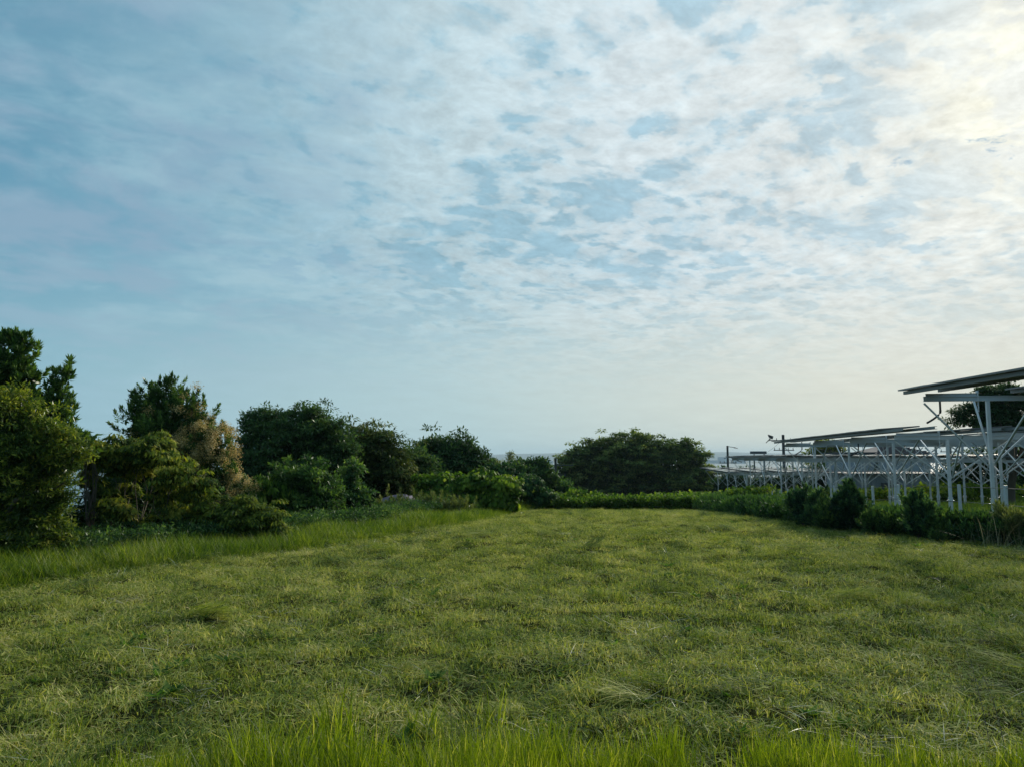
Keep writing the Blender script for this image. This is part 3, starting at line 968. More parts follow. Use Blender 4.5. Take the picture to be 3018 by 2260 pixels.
# far left: tall evergreen with upright leafy shoots, its two spires against the sky
tree('evergreen_tree', 'tall dark evergreen with two leafy spires at the left edge of the picture', 'tree', 14.2,
     [(4, 372, 20, 34), (28, 388, 16, 24), (22, 352, 13, 18), (12, 338, 5, 9), (58, 400, 9, 20), (62, 380, 7, 13), (50, 416, 14, 14), (66, 412, 9, 9), (76, 409, 4, 6),
      (-30, 380, 26, 44), (34, 430, 40, 22), (-20, 440, 40, 34), (20, 480, 52, 40), (60, 440, 20, 18)],
     L_broad, base_px=8, n=760, per=44, rc=(.055, .12), leaf=(.135, .036), seed=3, style='rosette', r0=.14, limbs=26, fillk=.16, tint=.38, spread=.14)
tree('broadleaf_tree', 'broad yellow-green leafy tree leaning over the verge in front of the tall evergreen', 'tree', 12.4,
     [(8, 418, 40, 18), (-30, 440, 40, 40), (30, 424, 22, 14), (52, 444, 26, 16), (60, 462, 22, 18), (20, 470, 44, 36), (-30, 510, 50, 50), (24, 520, 36, 32), (44, 500, 24, 24), (66, 455, 18, 9), (40, 545, 30, 14)],
     L_yellow, base_px=-4, n=1150, per=56, rc=(.09, .22), leaf=(.080, .028), seed=4, r0=.12, limbs=14, fillk=.28, tint=.34, spread=.22, bil=9, droop=.1)
tree('young_tree', 'spindly sapling with big drooping leaves in the gap beside the left trees', 'tree', 15.0,
     [(76, 434, 7, 4), (88, 436, 7, 3), (82, 443, 8, 3), (93, 452, 5, 4), (70, 446, 5, 5)],
     L_broad, base_px=86, n=26, per=20, rc=(.06, .12), leaf=(.15, .06), seed=5, bil=0, r0=.022, limbs=12, fillk=0, stems=3, tint=.36, droop=.7)


def panicles(rt, o3, lobes, cc, dd, rs):
    """brownish fading flower heads over the sunny right side"""
    c = np.array([l[0] for l in lobes]).mean(0); half = np.ptp(cc[:, 0]) / 2
    side = (cc[:, 0] - c[0]) / half + (-.35 + .5 * (cc[:, 2] < c[2] + .3))
    sel = np.where((side > rs.normal(.02, .30, len(cc))) & (dd[:, 2] > -.5))[0]
    k = np.repeat(sel, 130)
    n = len(k)
    off = sphere(n, rs) * (np.array([.17, .17, .15]) * rs.uniform(.1, 1, (n, 1)) ** .7)
    P = cc[k] + dd[k] * .17 + np.array([0, -.04, .05]) + off
    V, F, T = leaf_quads(P, unit(sphere(n, rs) + np.array([0, 0, .6])), sphere(n, rs), rs.uniform(.020, .046, n), rs.uniform(.012, .026, n),
                         np.clip(rs.normal(.5, .2, n) + (rs.normal(0, .18, len(cc)))[k], 0, 1))
    o = link('flower_clusters', mesh_np('flower_clusters', V - o3, F, [L_panic], {'tint': T}), rt)
    tag(o, 'fading brownish cream flower clusters on the right side of the crown')


tree('flowering_tree', 'conical dark green tree whose right side is covered in fading brownish cream flowers', 'tree', 18.5,
     [(166, 402, 20, 16), (163, 388, 8, 10), (150, 418, 26, 22), (182, 420, 24, 22), (196, 418, 12, 18), (165, 438, 42, 24), (140, 428, 16, 18), (200, 448, 26, 26), (222, 448, 12, 12),
      (218, 474, 24, 26), (190, 490, 34, 34), (226, 496, 18, 22), (150, 480, 50, 36), (200, 520, 36, 22)],
     L_broad, base_px=176, n=900, per=44, rc=(.10, .20), leaf=(.12, .036), seed=6, style='rosette', r0=.15, limbs=16, fillk=.25, tint=.33, spread=.16, extra=panicles)
tree('large_leaved_shrub', 'wide shrub with drooping yellow-green leaves and bare pale stems, in front of the flowering tree', 'shrub', 15.4,
     [(108, 452, 16, 6), (124, 446, 14, 6, .4), (142, 449, 14, 6), (160, 446, 13, 6, .5), (152, 458, 18, 7), (96, 464, 11, 7), (116, 466, 16, 7), (136, 470, 15, 6, .4), (172, 464, 12, 6), (180, 476, 14, 5, -.3), (168, 486, 8, 4), (198, 484, 10, 5),
      (160, 500, 9, 5), (190, 496, 12, 6), (206, 505, 9, 5), (128, 492, 9, 5, .4), (108, 494, 8, 8), (92, 482, 9, 7), (180, 515, 13, 6), (152, 522, 11, 5), (122, 512, 12, 6, -.3), (205, 520, 10, 5)],
     L_yellow, base_px=135, n=600, per=44, rc=(.07, .20), leaf=(.115, .045), seed=7, style='layer', droop=.9, r0=.018, limbs=36, stems=8, fillk=.05, tint=.42, spread=.22, front=.55, bil=4)
tree('undergrowth_shrub', 'dark tangled undergrowth shrub at the foot of the flowering tree', 'shrub', 15.9,
     [(95, 532, 34, 16), (150, 538, 46, 14), (205, 538, 36, 14), (125, 508, 34, 22, .6), (185, 520, 34, 18, .5), (72, 536, 24, 20), (150, 492, 34, 26, 1.2), (100, 515, 22, 20, .4)],
     L_hedge, base_px=140, n=640, per=46, rc=(.10, .22), leaf=(.10, .036), seed=8, r0=.02, limbs=12, stems=4, fillk=.3, tint=.32, droop=.4)
tree('leafy_shrub', 'low yellow-green leafy shrub right of the flowering tree, by the grass verge', 'shrub', 15.5,
     [(240, 510, 16, 9), (256, 514, 13, 8), (268, 522, 13, 9), (232, 524, 24, 14), (254, 531, 22, 10), (222, 538, 26, 8), (276, 533, 12, 7), (210, 522, 16, 12)],
     L_yellow, base_px=250, n=520, per=50, rc=(.08, .19), leaf=(.095, .034), seed=9, style='layer', droop=.6, r0=.02, limbs=14, stems=5, fillk=.25, tint=.36)
tree('drooping_shrub', 'shrub with long hanging yellow-tipped leaves below the large dark round tree', 'shrub', 19.5,
     [(244, 486, 12, 5), (262, 484, 14, 5), (280, 490, 12, 6), (255, 498, 20, 7), (285, 502, 12, 9), (240, 500, 14, 9)],
     L_kudzu, base_px=262, n=120, per=50, rc=(.12, .22), leaf=(.20, .06), seed=10, style='layer', droop=1.4, r0=.025, limbs=18, stems=4, fillk=.1, tint=.32)
tree('dark_round_tree', 'large dark round-crowned tree, the broadest on the left side of the meadow', 'tree', 27.0,
     [(275, 432, 26, 20), (262, 430, 18, 16), (310, 424, 26, 16), (330, 430, 16, 12), (300, 445, 40, 22), (252, 444, 14, 12), (248, 462, 22, 18), (285, 470, 50, 30), (325, 462, 30, 30), (345, 450, 14, 14),
      (270, 500, 40, 30), (320, 500, 34, 34)],
     L_dark, base_px=296, n=900, per=56, rc=(.18, .40), leaf=(.145, .05), seed=12, r0=.24, limbs=18, fillk=.3, tint=.38, spread=.16, droop=.35)
tree('evergreen_bush', 'dense mid green bush standing in front of the large dark round tree', 'shrub', 19.8,
     [(300, 482, 30, 16), (322, 498, 22, 22), (285, 510, 30, 18), (320, 522, 24, 14), (298, 528, 28, 10)],
     L_broad, base_px=305, n=330, per=48, rc=(.11, .24), leaf=(.11, .045), seed=13, r0=.05, limbs=10, fillk=.3, tint=.38, spread=.18)
tree('tapered_bush', 'narrow tapering bush at the right end of the leafy bank, beside the grass verge', 'shrub', 21.0,
     [(352, 480, 6, 16), (354, 500, 12, 16), (362, 508, 10, 14), (345, 508, 14, 20), (360, 518, 14, 9)],
     L_hedge, base_px=354, n=210, per=50, rc=(.11, .22), leaf=(.12, .05), seed=14, r0=.04, limbs=8, fillk=.3, tint=.44, spread=.18)
tree('rusty_tree', 'brownish-green tree between the large dark round tree and the small dark tree', 'tree', 31.0,
     [(360, 440, 22, 13), (382, 438, 10, 8), (386, 446, 10, 12), (355, 455, 30, 20), (390, 462, 22, 18), (340, 470, 30, 26), (372, 488, 36, 30), (405, 484, 16, 18)],
     L_rust, base_px=368, n=430, per=54, rc=(.24, .48), leaf=(.19, .07), seed=15, r0=.2, limbs=12, fillk=.3, tint=.42, spread=.16, style='layer', droop=.3)
tree('mid_tree', 'leafy mid green tree filling the space left of the small dark tree', 'tree', 34.0,
     [(408, 462, 16, 10), (418, 472, 18, 14), (402, 480, 18, 16), (430, 486, 20, 16), (412, 498, 30, 14), (388, 500, 20, 14)],
     L_dark, base_px=412, n=280, per=50, rc=(.24, .44), leaf=(.19, .07), seed=16, r0=.14, limbs=8, fillk=.3, tint=.50)
tree('small_dark_tree', 'small dark dome-crowned tree rising behind the vine-covered mound', 'tree', 37.0,
     [(440, 454, 20, 11), (462, 449, 14, 10), (450, 462, 26, 14), (472, 458, 12, 10), (430, 460, 14, 12), (455, 474, 32, 14), (482, 468, 8, 8)],
     L_dark, base_px=452, n=300, per=54, rc=(.26, .46), leaf=(.20, .08), seed=17, r0=.16, limbs=8, fillk=.3, tint=.28, spread=.13)
tree('vine_mound', 'rounded mound smothered in light green vine leaves at the far left of the meadow', 'vine', 29.5,
     [(492, 490, 20, 13), (470, 486, 22, 10), (505, 494, 14, 14), (446, 492, 22, 11), (480, 502, 30, 12), (432, 496, 16, 12), (510, 506, 8, 8)],
     L_kudzu, base_px=480, n=420, per=46, rc=(.16, .34), leaf=(.17, .15), seed=18, style='drape', r0=.06, limbs=8, fillk=.3, tint=.50, spread=.16)
tree('low_vine', 'leafy green vine spilling between the small dark tree and the meadow end', 'vine', 36.0,
     [(498, 476, 16, 6), (520, 486, 16, 7), (512, 493, 20, 9), (540, 498, 16, 5)],
     L_hedge, base_px=515, n=220, per=46, rc=(.2, .4), leaf=(.17, .11), seed=19, style='drape', r0=.05, limbs=6, fillk=.3, tint=.30)
tree('grassy_thicket', 'pale green feathery weed thicket in front of the vine-covered mound', 'shrub', 25.5,
     [(440, 509, 22, 8), (460, 510, 14, 7), (415, 511, 18, 7), (395, 509, 16, 7), (380, 512, 12, 6)],
     L_grey, base_px=425, n=260, per=60, rc=(.10, .22), leaf=(.13, .02), seed=20, style='rosette', r0=.01, limbs=8, stems=4, fillk=.3, tint=.42)
mb = MB()
for a in range(9):
    t0, t1 = a / 8 * 6.283, 0
rs = np.random.default_rng(77)
hp = root('covered_heap', 'small purplish grey sheet-covered heap half hidden in the weeds left of the vine mound', 'heap', (*at(400, 508, 26.5)[:2], float(ground(*at(400, 508, 26.5)[:2]))))
V = []; F = []
for i in range(9):
    for k in range(16):
        t = i / 8 * math.pi / 2; a_ = k / 16 * 2 * math.pi
        rr = 1 + .18 * math.sin(3 * a_ + i) + .1 * math.sin(7 * a_)
        V.append((math.cos(a_) * math.cos(t) * 1.0 * rr, math.sin(a_) * math.cos(t) * .7 * rr, math.sin(t) * .78 + .05 * math.sin(5 * a_ + i * 2)))
for i in range(8):
    for k in range(16):
        F.append((i * 16 + k, i * 16 + (k + 1) % 16, (i + 1) * 16 + (k + 1) % 16, (i + 1) * 16 + k))
link('sheet', mesh_np('sheet', V, F, [M_purple]), hp)
mb = MB(); mb.tube([(-.9, -.75, .12), (-.2, -.8, .52), (.6, -.62, .5)], [.03, .03, .03], 6); mb.build('pale_edge', M_wall2, hp)

far_trees = [
    ('dark_tree', 'dark flat-topped tree beyond the meadow, just left of the small utility pole', 45, [(522, 469, 10, 4), (538, 468, 10, 5), (530, 478, 22, 7), (546, 482, 6, 5)], L_dark, .34, 21),
    ('pale_tree', 'hazy mid green trees\' nearest crown beyond the meadow, at the left foot of the big domed tree', 48, [(556, 492, 10, 6), (535, 494, 18, 8), (510, 490, 16, 8), (560, 499, 18, 6)], L_hedge, .50, 22),
]
tree('dark_tree', 'dark flat-topped tree beyond the meadow, just left of the small utility pole', 'tree', 45, far_trees[0][3], L_dark, n=220, per=46, rc=(.3, .5), leaf=(.22, .10), seed=21, fillk=.3, tint=.36)
tree('green_tree', 'low mid green tree beyond the meadow at the left foot of the big domed tree', 'tree', 47, far_trees[1][3], L_hedge, n=260, per=46, rc=(.3, .5), leaf=(.22, .10), seed=22, fillk=.3, tint=.40)
tree('big_domed_tree', 'broad domed olive-brown tree beyond the far end of the meadow, the biggest on the horizon', 'tree', 108,
     [(625, 462, 40, 26), (590, 462, 24, 18), (573, 468, 20, 18), (562, 484, 15, 16), (604, 452, 18, 12), (640, 447, 24, 12), (622, 446, 16, 10), (665, 455, 24, 14), (680, 452, 12, 10), (688, 446, 12, 9), (692, 462, 18, 14), (575, 476, 22, 16),
      (610, 484, 44, 20), (660, 480, 46, 24), (698, 480, 22, 18), (630, 495, 60, 10), (565, 490, 16, 12), (700, 492, 24, 8)],
     L_dome, base_px=636, n=1500, per=52, rc=(.40, .85), leaf=(.38, .20), seed=23, r0=.38, limbs=18, fillk=.35, tint=.45, spread=.22, style='layer', droop=.2, front=.75, bil=14, bsize=(.20, .42), push=.7)
tree('umbrella_tree', 'dark feathery flat-topped tree standing behind the nearest solar panel frame', 'tree', 40,
     [(990, 398, 16, 8), (1012, 392, 12, 7), (975, 410, 14, 7), (960, 416, 10, 5), (1000, 412, 24, 10), (1030, 402, 22, 12), (985, 424, 20, 8), (1015, 428, 26, 10), (949, 424, 5, 4), (1050, 420, 26, 16), (960, 424, 9, 5)],
     L_dark, base_px=1010, n=620, per=60, rc=(.18, .40), leaf=(.19, .07), seed=24, r0=.24, limbs=26, fillk=.08, tint=.30, spread=.13, style='layer', droop=.15)
tree('thicket_tree', 'dark leafy tree mass low behind the right end of the solar panel frames', 'tree', 52,
     [(975, 468, 26, 14), (948, 476, 14, 12), (1010, 462, 26, 16), (1040, 470, 26, 22), (960, 486, 20, 10), (1000, 486, 34, 14), (1040, 494, 30, 12)],
     L_dark, base_px=1000, n=320, per=48, rc=(.3, .5), leaf=(.24, .11), seed=25, fillk=.3, tint=.40)
tree('hillside_tree', 'dark round tree seen through the frames, right of the tall utility pole', 'tree', 84,
     [(790, 486, 20, 10), (772, 490, 14, 8), (808, 490, 12, 8), (790, 496, 28, 8)], L_dark, n=200, per=44, rc=(.5, .9), leaf=(.38, .2), seed=26, fillk=.35, tint=.28, spread=.1, r0=.2)
tree('hillside_tree', 'dark tree seen through the frames, tucked against the low house on the left', 'tree', 80,
     [(830, 482, 18, 12), (850, 480, 14, 10), (845, 492, 24, 10)], L_dark, n=190, per=44, rc=(.5, .9), leaf=(.38, .2), seed=27, fillk=.35, tint=.28, spread=.1, r0=.2)
tree('hillside_tree', 'dark tree right of the big domed tree, seen under the farthest panels', 'tree', 100,
     [(735, 482, 14, 14), (722, 490, 12, 8), (752, 488, 10, 9), (738, 496, 22, 7)], L_dark, n=170, per=44, rc=(.5, .9), leaf=(.42, .2), seed=28, fillk=.35, tint=.22, spread=.1, r0=.2)
tree('ochre_tree', 'small yellowish round treetop showing above the panels left of the tiled roof', 'tree', 95,
     [(826, 447, 9, 6), (834, 450, 8, 5), (818, 450, 6, 4), (826, 462, 14, 12)], L_yellow, n=110, per=46, rc=(.4, .7), leaf=(.32, .16), seed=29, fillk=.3, tint=.55, r0=.2)

# feathery bamboo tips over the trees
def bamboo(label, px, py, d, h, seed):
    rs = np.random.default_rng(seed)
    x, y, _ = at(px, py, d)
    z0 = float(ground(x, y)); ztop = at(px, py, d)[2]
    rt = root('bamboo', label, 'bamboo', (x, y, z0), 'bamboo tips above the far trees')
    H = ztop - z0
    lean = rs.normal(0, .5)
    pts = [Vector((lean * (t ** 2.2), 0, H * t)) for t in np.linspace(0, 1, 9)]
    mb = MB(); mb.tube(pts, [.05 * (1 - .8 * i / 8) for i in range(9)], 6); mb.build('culm', M_twig, rt, smooth=True)
    n = 900
    t = rs.uniform(.60, 1, n)
    P = np.stack([lean * t ** 2.2 + rs.normal(0, .32, n) * (1.15 - t) * 1.9, rs.normal(0, .3, n) * (1.15 - t) * 1.9, H * t], -1)
    V, F, T = leaf_quads(P, unit(rs.normal(0, .7, (n, 3)) + np.array([0, 0, -.3])), sphere(n, rs), rs.uniform(.14, .26, n), rs.uniform(.025, .045, n), np.clip(rs.normal(.6, .2, n), 0, 1))
    link('foliage', mesh_np('foliage', V, F, [L_grey], {'tint': T}), rt)


bamboo('thin bamboo tip just left of the small dark tree', 412, 452, 42, 5, 41)
bamboo('bent bamboo tip above the left shoulder of the small dark tree', 425, 446, 44, 5, 42)
bamboo('tall pale bamboo tip right of the small dark tree, standing clear against the hills', 509, 451, 46, 5, 43)
bamboo('short bushy bamboo tip right of the small dark tree', 486, 460, 44, 5, 44)
bamboo('middle one of the three bamboo tips right of the small dark tree', 498, 458, 46, 5, 45)

# hedge and weeds closing the far end, vines and hedgerow on the right
def bank(name, label, path, n, per, rc, leaf, mat, seed, style='leafy', h=(.3, .6), width=1.2, tint=.4, cat='ground cover', spread=.17):
    rs = np.random.default_rng(seed)
    t = rs.uniform(0, 1, n)
    ts = np.linspace(0, 1, len(path))
    x = np.interp(t, ts, [p[0] for p in path]) + rs.normal(0, .25, n); y = np.interp(t, ts, [p[1] for p in path]) + rs.uniform(-.5, .5, n) * width
    hh = np.interp(t, ts, [p[2] for p in path]) * (.75 + .5 * fbm2(t * 40, t * 0, seed, ((3, 1), (1, .6))))
    z = surf(x, y) + rs.uniform(.0, 1, n) ** .6 * hh
    cc = np.stack([x, y, z], -1); cr = rs.uniform(*rc, n)
    k = np.repeat(np.arange(n), per); m_ = len(k)
    s = sphere(m_, rs)
    P = cc[k] + s * np.array([1, 1, .7]) * (cr[k] * rs.uniform(.4, 1.05, m_))[:, None]
    if style == 'drape':
        N = unit(s * .6 + np.array([0, -.4, .7]) + rs.normal(0, .35, (m_, 3))); A = unit(rs.normal(0, 1, (m_, 3)) + np.array([0, 0, -.4]))
    elif style == 'weed':
        N = sphere(m_, rs); A = unit(s * .5 + np.array([0, 0, .9]) + rs.normal(0, .35, (m_, 3)))
    else:
        N = unit(s * .7 + np.array([0, 0, .7]) + rs.normal(0, .5, (m_, 3))); A = unit(s * .5 + rs.normal(0, .7, (m_, 3)))
    lo = rs.uniform(.6, 1.25, m_)
    T = np.clip(tint + rs.normal(0, spread * .7, n)[k] + rs.normal(0, spread, m_), 0, 1)
    V, F, T = leaf_quads(P, A, N, leaf[0] * lo, leaf[1] * lo, T, .2, .1)
    return tag(link(name, mesh_np(name, V, F, [mat], {'tint': T})), label, cat, kind='stuff')


bank('hedge_growth', 'low overgrown hedge closing the far end of the meadow', [(-2.2, 35, .55), (.8, 38.6, .75), (4, 39, .55), (7, 39.2, .6), (10.5, 39.0, .8)], 900, 40, (.15, .32), (.15, .07), L_kudzu, 51, tint=.34, width=1.4)
bank('vine_growth', 'lighter green vines tumbling over the slope behind the far hedge', [(-1, 42, 1.2), (3, 43.5, 1.0), (7, 44, .75), (12, 44, .9), (14, 42, 1.2)], 700, 40, (.18, .36), (.18, .14), L_kudzu, 52, 'drape', tint=.50, width=2.5)
bank('vine_growth', 'yellow-green broad-leaved vines spreading under the solar panel frames', [(13, 58, .9), (19, 56, 1.0), (26, 52, 1.3), (33, 50, 1.5)], 750, 34, (.25, .5), (.26, .2), L_kudzu, 53, 'drape', tint=.66, width=6)
bank('hedge_growth', 'low dark weedy hedge along the right border of the meadow, farther half', [(9.9, 38, .65), (9.2, 32, .6), (8.6, 26, .6), (8.5, 21.5, .6)], 1100, 40, (.12, .26), (.15, .035), L_hedge, 54, 'weed', width=.8, tint=.36)
bank('hedge_growth', 'low dark weedy hedge along the right border of the meadow, nearer half', [(8.5, 21.5, .55), (9.1, 18.4, .5), (9.8, 16.2, .48), (10.6, 14.9, .45)], 1100, 46, (.09, .2), (.12, .035), L_hedge, 55, 'weed', width=.9, tint=.34)
bank('undergrowth', 'dark weeds and saplings at the foot of the trees on the left', [(-11.0, 11.3, .7), (-7.5, 13.3, .5), (-5.3, 16.6, .5), (-4.0, 20.5, .5), (-2.9, 25, .6), (-2.0, 30, .6)], 1800, 44, (.08, .24), (.075, .024), L_hedge, 56, 'leafy', width=1.8, tint=.36, spread=.24)


def bush(label, px, d, w, hpx, top, mat, seed, style='weed', tint=.3, leaf=(.09, .035), n=210, grp='dark bushes along the right border of the meadow', nm='bush'):
    """upright bush standing on the border: w = half width in m, top = picture height of its top"""
    x, y, zt = at(px, top, d)
    z0 = float(ground(x, y)); H = zt - z0
    rs = np.random.default_rng(seed)
    rt = root(nm, label, 'bush', (x, y, z0), grp)
    lobes = [((rs.normal(0, w * .2), rs.normal(0, w * .1), H * .28), (w * 1.1, w * .8, H * .30)), ((rs.normal(0, w * .3), 0, H * .52), (w * .72, w * .6, H * .26)), ((rs.normal(0, w * .4), 0, H * .72), (w * .42, w * .4, H * .20)), ((rs.normal(0, w * .6), 0, H * .62), (w * .35, w * .3, H * .22)), ((rs.normal(0, w * .2), 0, H * .88), (w * .2, w * .2, H * .12))]
    lobes = billow(lobes, 6, rs, (.3, .6))
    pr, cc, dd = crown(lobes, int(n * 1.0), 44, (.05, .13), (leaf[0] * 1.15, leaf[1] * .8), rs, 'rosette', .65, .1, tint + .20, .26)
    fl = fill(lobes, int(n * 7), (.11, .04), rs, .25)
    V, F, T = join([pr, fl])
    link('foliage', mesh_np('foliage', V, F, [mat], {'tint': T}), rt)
    mb = MB()
    for s in range(5):
        mb.tube([(rs.normal(0, .06), rs.normal(0, .06), -.1), (rs.normal(0, .1), rs.normal(0, .1), H * .4), (rs.normal(0, w * .4), rs.normal(0, w * .3), H * .85)], [.014, .010, .004], 5)
    mb.build('stem', M_twig, rt)


bush('dark bush at the left end of the row along the right border', 803, 20.5, 0.36, 0, 489, L_blue, 61)
bush('dark bush second from the left of the border row, joined to the leftmost one', 820, 20.0, 0.34, 0, 493, L_blue, 62)
bush('tall dark narrow bush with the highest top of the border row', 848, 18.8, 0.34, 0, 485, L_blue, 63, tint=.24, n=250)
bush('bushy sapling tucked between the tallest dark bush and the leftmost pair', 833, 19.2, 0.29, 0, 500, L_hedge, 64)
bush('dark pointed bush in front of the second bay of posts, right of the tallest bush', 919, 16.6, 0.31, 0, 494, L_blue, 65, tint=.26, n=230)
bush('low wide bush between the tallest bush and the dark pointed bush', 884, 17.6, 0.47, 0, 515, L_hedge, 66, tint=.33)
bush('low green bush right of the dark pointed bush, below the nearest steel post', 950, 16.2, 0.43, 0, 517, L_hedge, 67, tint=.36)
bush('greyish dry weed clump at the right edge of the picture below the nearest frame', 1004, 15.4, 0.47, 0, 512, L_grey, 68, tint=.42, leaf=(.13, .016))
bush('greyish green weed clump half cut off by the right edge of the picture', 1030, 14.9, 0.43, 0, 516, L_grey, 69, tint=.30, leaf=(.13, .02))
# dry stalks among them
rs = np.random.default_rng(90)
n = 130
xy = np.stack([rs.uniform(9.2, 11.2, n), rs.uniform(14.2, 15.4, n)], -1)
V, F, T = blades(xy, ground(xy[:, 0], xy[:, 1]), rs.uniform(0, 6.28, n), np.abs(rs.normal(.3, .3, n)), rs.uniform(.3, .85, n), rs.uniform(.006, .012, n), rs.uniform(.2, 1, n), 4, .6, rs)
tag(link('dry_grass', mesh_np('dry_grass', V, F, [M_straw], {'tint': T})), 'dry straw-coloured stalks among the weeds at the right edge', 'grass', kind='stuff')
# single thin stalks standing in the near grass
for i, (px, py, top, d, lab) in enumerate([(985, 745, 628, 4.6, 'tall thin dark weed stalk standing in the near grass at the lower right'), (1003, 740, 672, 4.4, 'shorter thin weed stalk beside the tall one at the lower right'),
                                          (455, 745, 660, 4.3, 'thin seeding grass stalk in the near grass left of the centre')]):
    x, y, zt = at(px, top, d); z0 = float(surf(x, y))
    rt = root('weed_stalk', lab, 'weed', (x, y, z0))
    H = zt - z0
    mb = MB(); L0 = rs.normal(-.10, .03)
    mb.tube([(0, 0, -.02), (L0 * .3, 0, H * .4), (L0 * .6, .01, H * .75), (L0, .02, H)], [.0022, .0018, .0014, .0006], 5); mb.build('stem', M_twig, rt)
    n = 26; t = rs.uniform(.45, 1, n)
    P = np.stack([L0 * t, rs.normal(0, .004, n), H * t], -1)
    V, F, T = leaf_quads(P, unit(rs.normal(0, .6, (n, 3)) + np.array([0, 0, .6])), sphere(n, rs), rs.uniform(.012, .035, n), rs.uniform(.003, .007, n), rs.uniform(.2, .7, n))
    tag(link('seed_head', mesh_np('seed_head', V, F, [M_straw], {'tint': T}), rt), kind='stuff')

# ------------------------------------------------------------------ solar panel frames
PHI = R(9.2)
def rl(t, l): return Vector((t * math.sin(PHI) + l * math.cos(PHI), t * math.cos(PHI) - l * math.sin(PHI), 0))

PW, PL_ = 1.16, 1.72
PITCH_S = 2.5
mb = MB(); e = .022
mb.box((0, 0, 0), (PW, e, .038), 0); mb.box((0, PL_ - e, 0), (PW, PL_, .038), 0); mb.box((0, e, 0), (e, PL_ - e, .038), 0); mb.box((PW - e, e, 0), (PW, PL_ - e, .038), 0)
mb.box((e, e, .026), (PW - e, PL_ - e, .030), 1)
mb.add([(e, e, .033), (PW - e, e, .033), (PW - e, PL_ - e, .033), (e, PL_ - e, .033)], [(0, 1, 2, 3)], 2)
PANEL = mb.mesh('panel', [M_frame, M_back, M_glass])
mb = MB(); mb.box((-.038, -.038, 0), (.038, .038, 1)); POST = mb.mesh('post', M_galv)                 # unit height, scaled
mb = MB(); mb.box((-.045, -.045, -.4), (.045, .045, .70)); mb.box((-.08, -.08, .70), (.08, .08, .715)); mb.box((-.05, -.05, .715), (.05, .05, .80))
SOCKET = mb.mesh('post_socket', M_galv)
mb = MB(); mb.box((-.09, -.075, 0), (.09, .075, .02)); mb.box((-.07, -.07, -.16), (.07, -.058, 0)); CAP = mb.mesh('post_bracket', M_galv)
mb = MB(); mb.box((0, -.019, -.019), (1, .019, .019)); BRACE = mb.mesh('brace', M_brace)                    # unit length along x
# channel section girder, unit length along x: web and two flanges
mb = MB(); mb.box((0, -.012, -.050), (1, .012, .050)); mb.box((0, -.045, .050), (1, .035, .062)); mb.box((0, -.045, -.062), (1, .035, -.050)); GIRDER = mb.mesh('girder', M_galv2)
mb = MB(); mb.box((-.035, 0, 0), (.035, 1, .012)); mb.box((-.035, 0, .012), (-.023, 1, .068)); mb.box((-.035, 0, .068), (.035, 1, .080)); PURLIN = mb.mesh('purlin', M_purlin)
_first = {}


def put(name, me, parent, M, sub=None):
    o = bpy.data.objects.new(name, me)
    COL.objects.link(o); o.parent = parent
    o.matrix_basis = M
    return o


def xform(loc, xdir=(1, 0, 0), length=1.0, up=(0, 0, 1), sy=1.0, sz=1.0):
    x = Vector(xdir).normalized(); u_ = Vector(up)
    y = u_.cross(x).normalized(); z = x.cross(y)
    return Matrix(((x.x * length, y.x * sy, z.x * sz, loc[0]), (x.y * length, y.y * sy, z.y * sz, loc[1]), (x.z * length, y.z * sy, z.z * sz, loc[2]), (0, 0, 0, 1)))


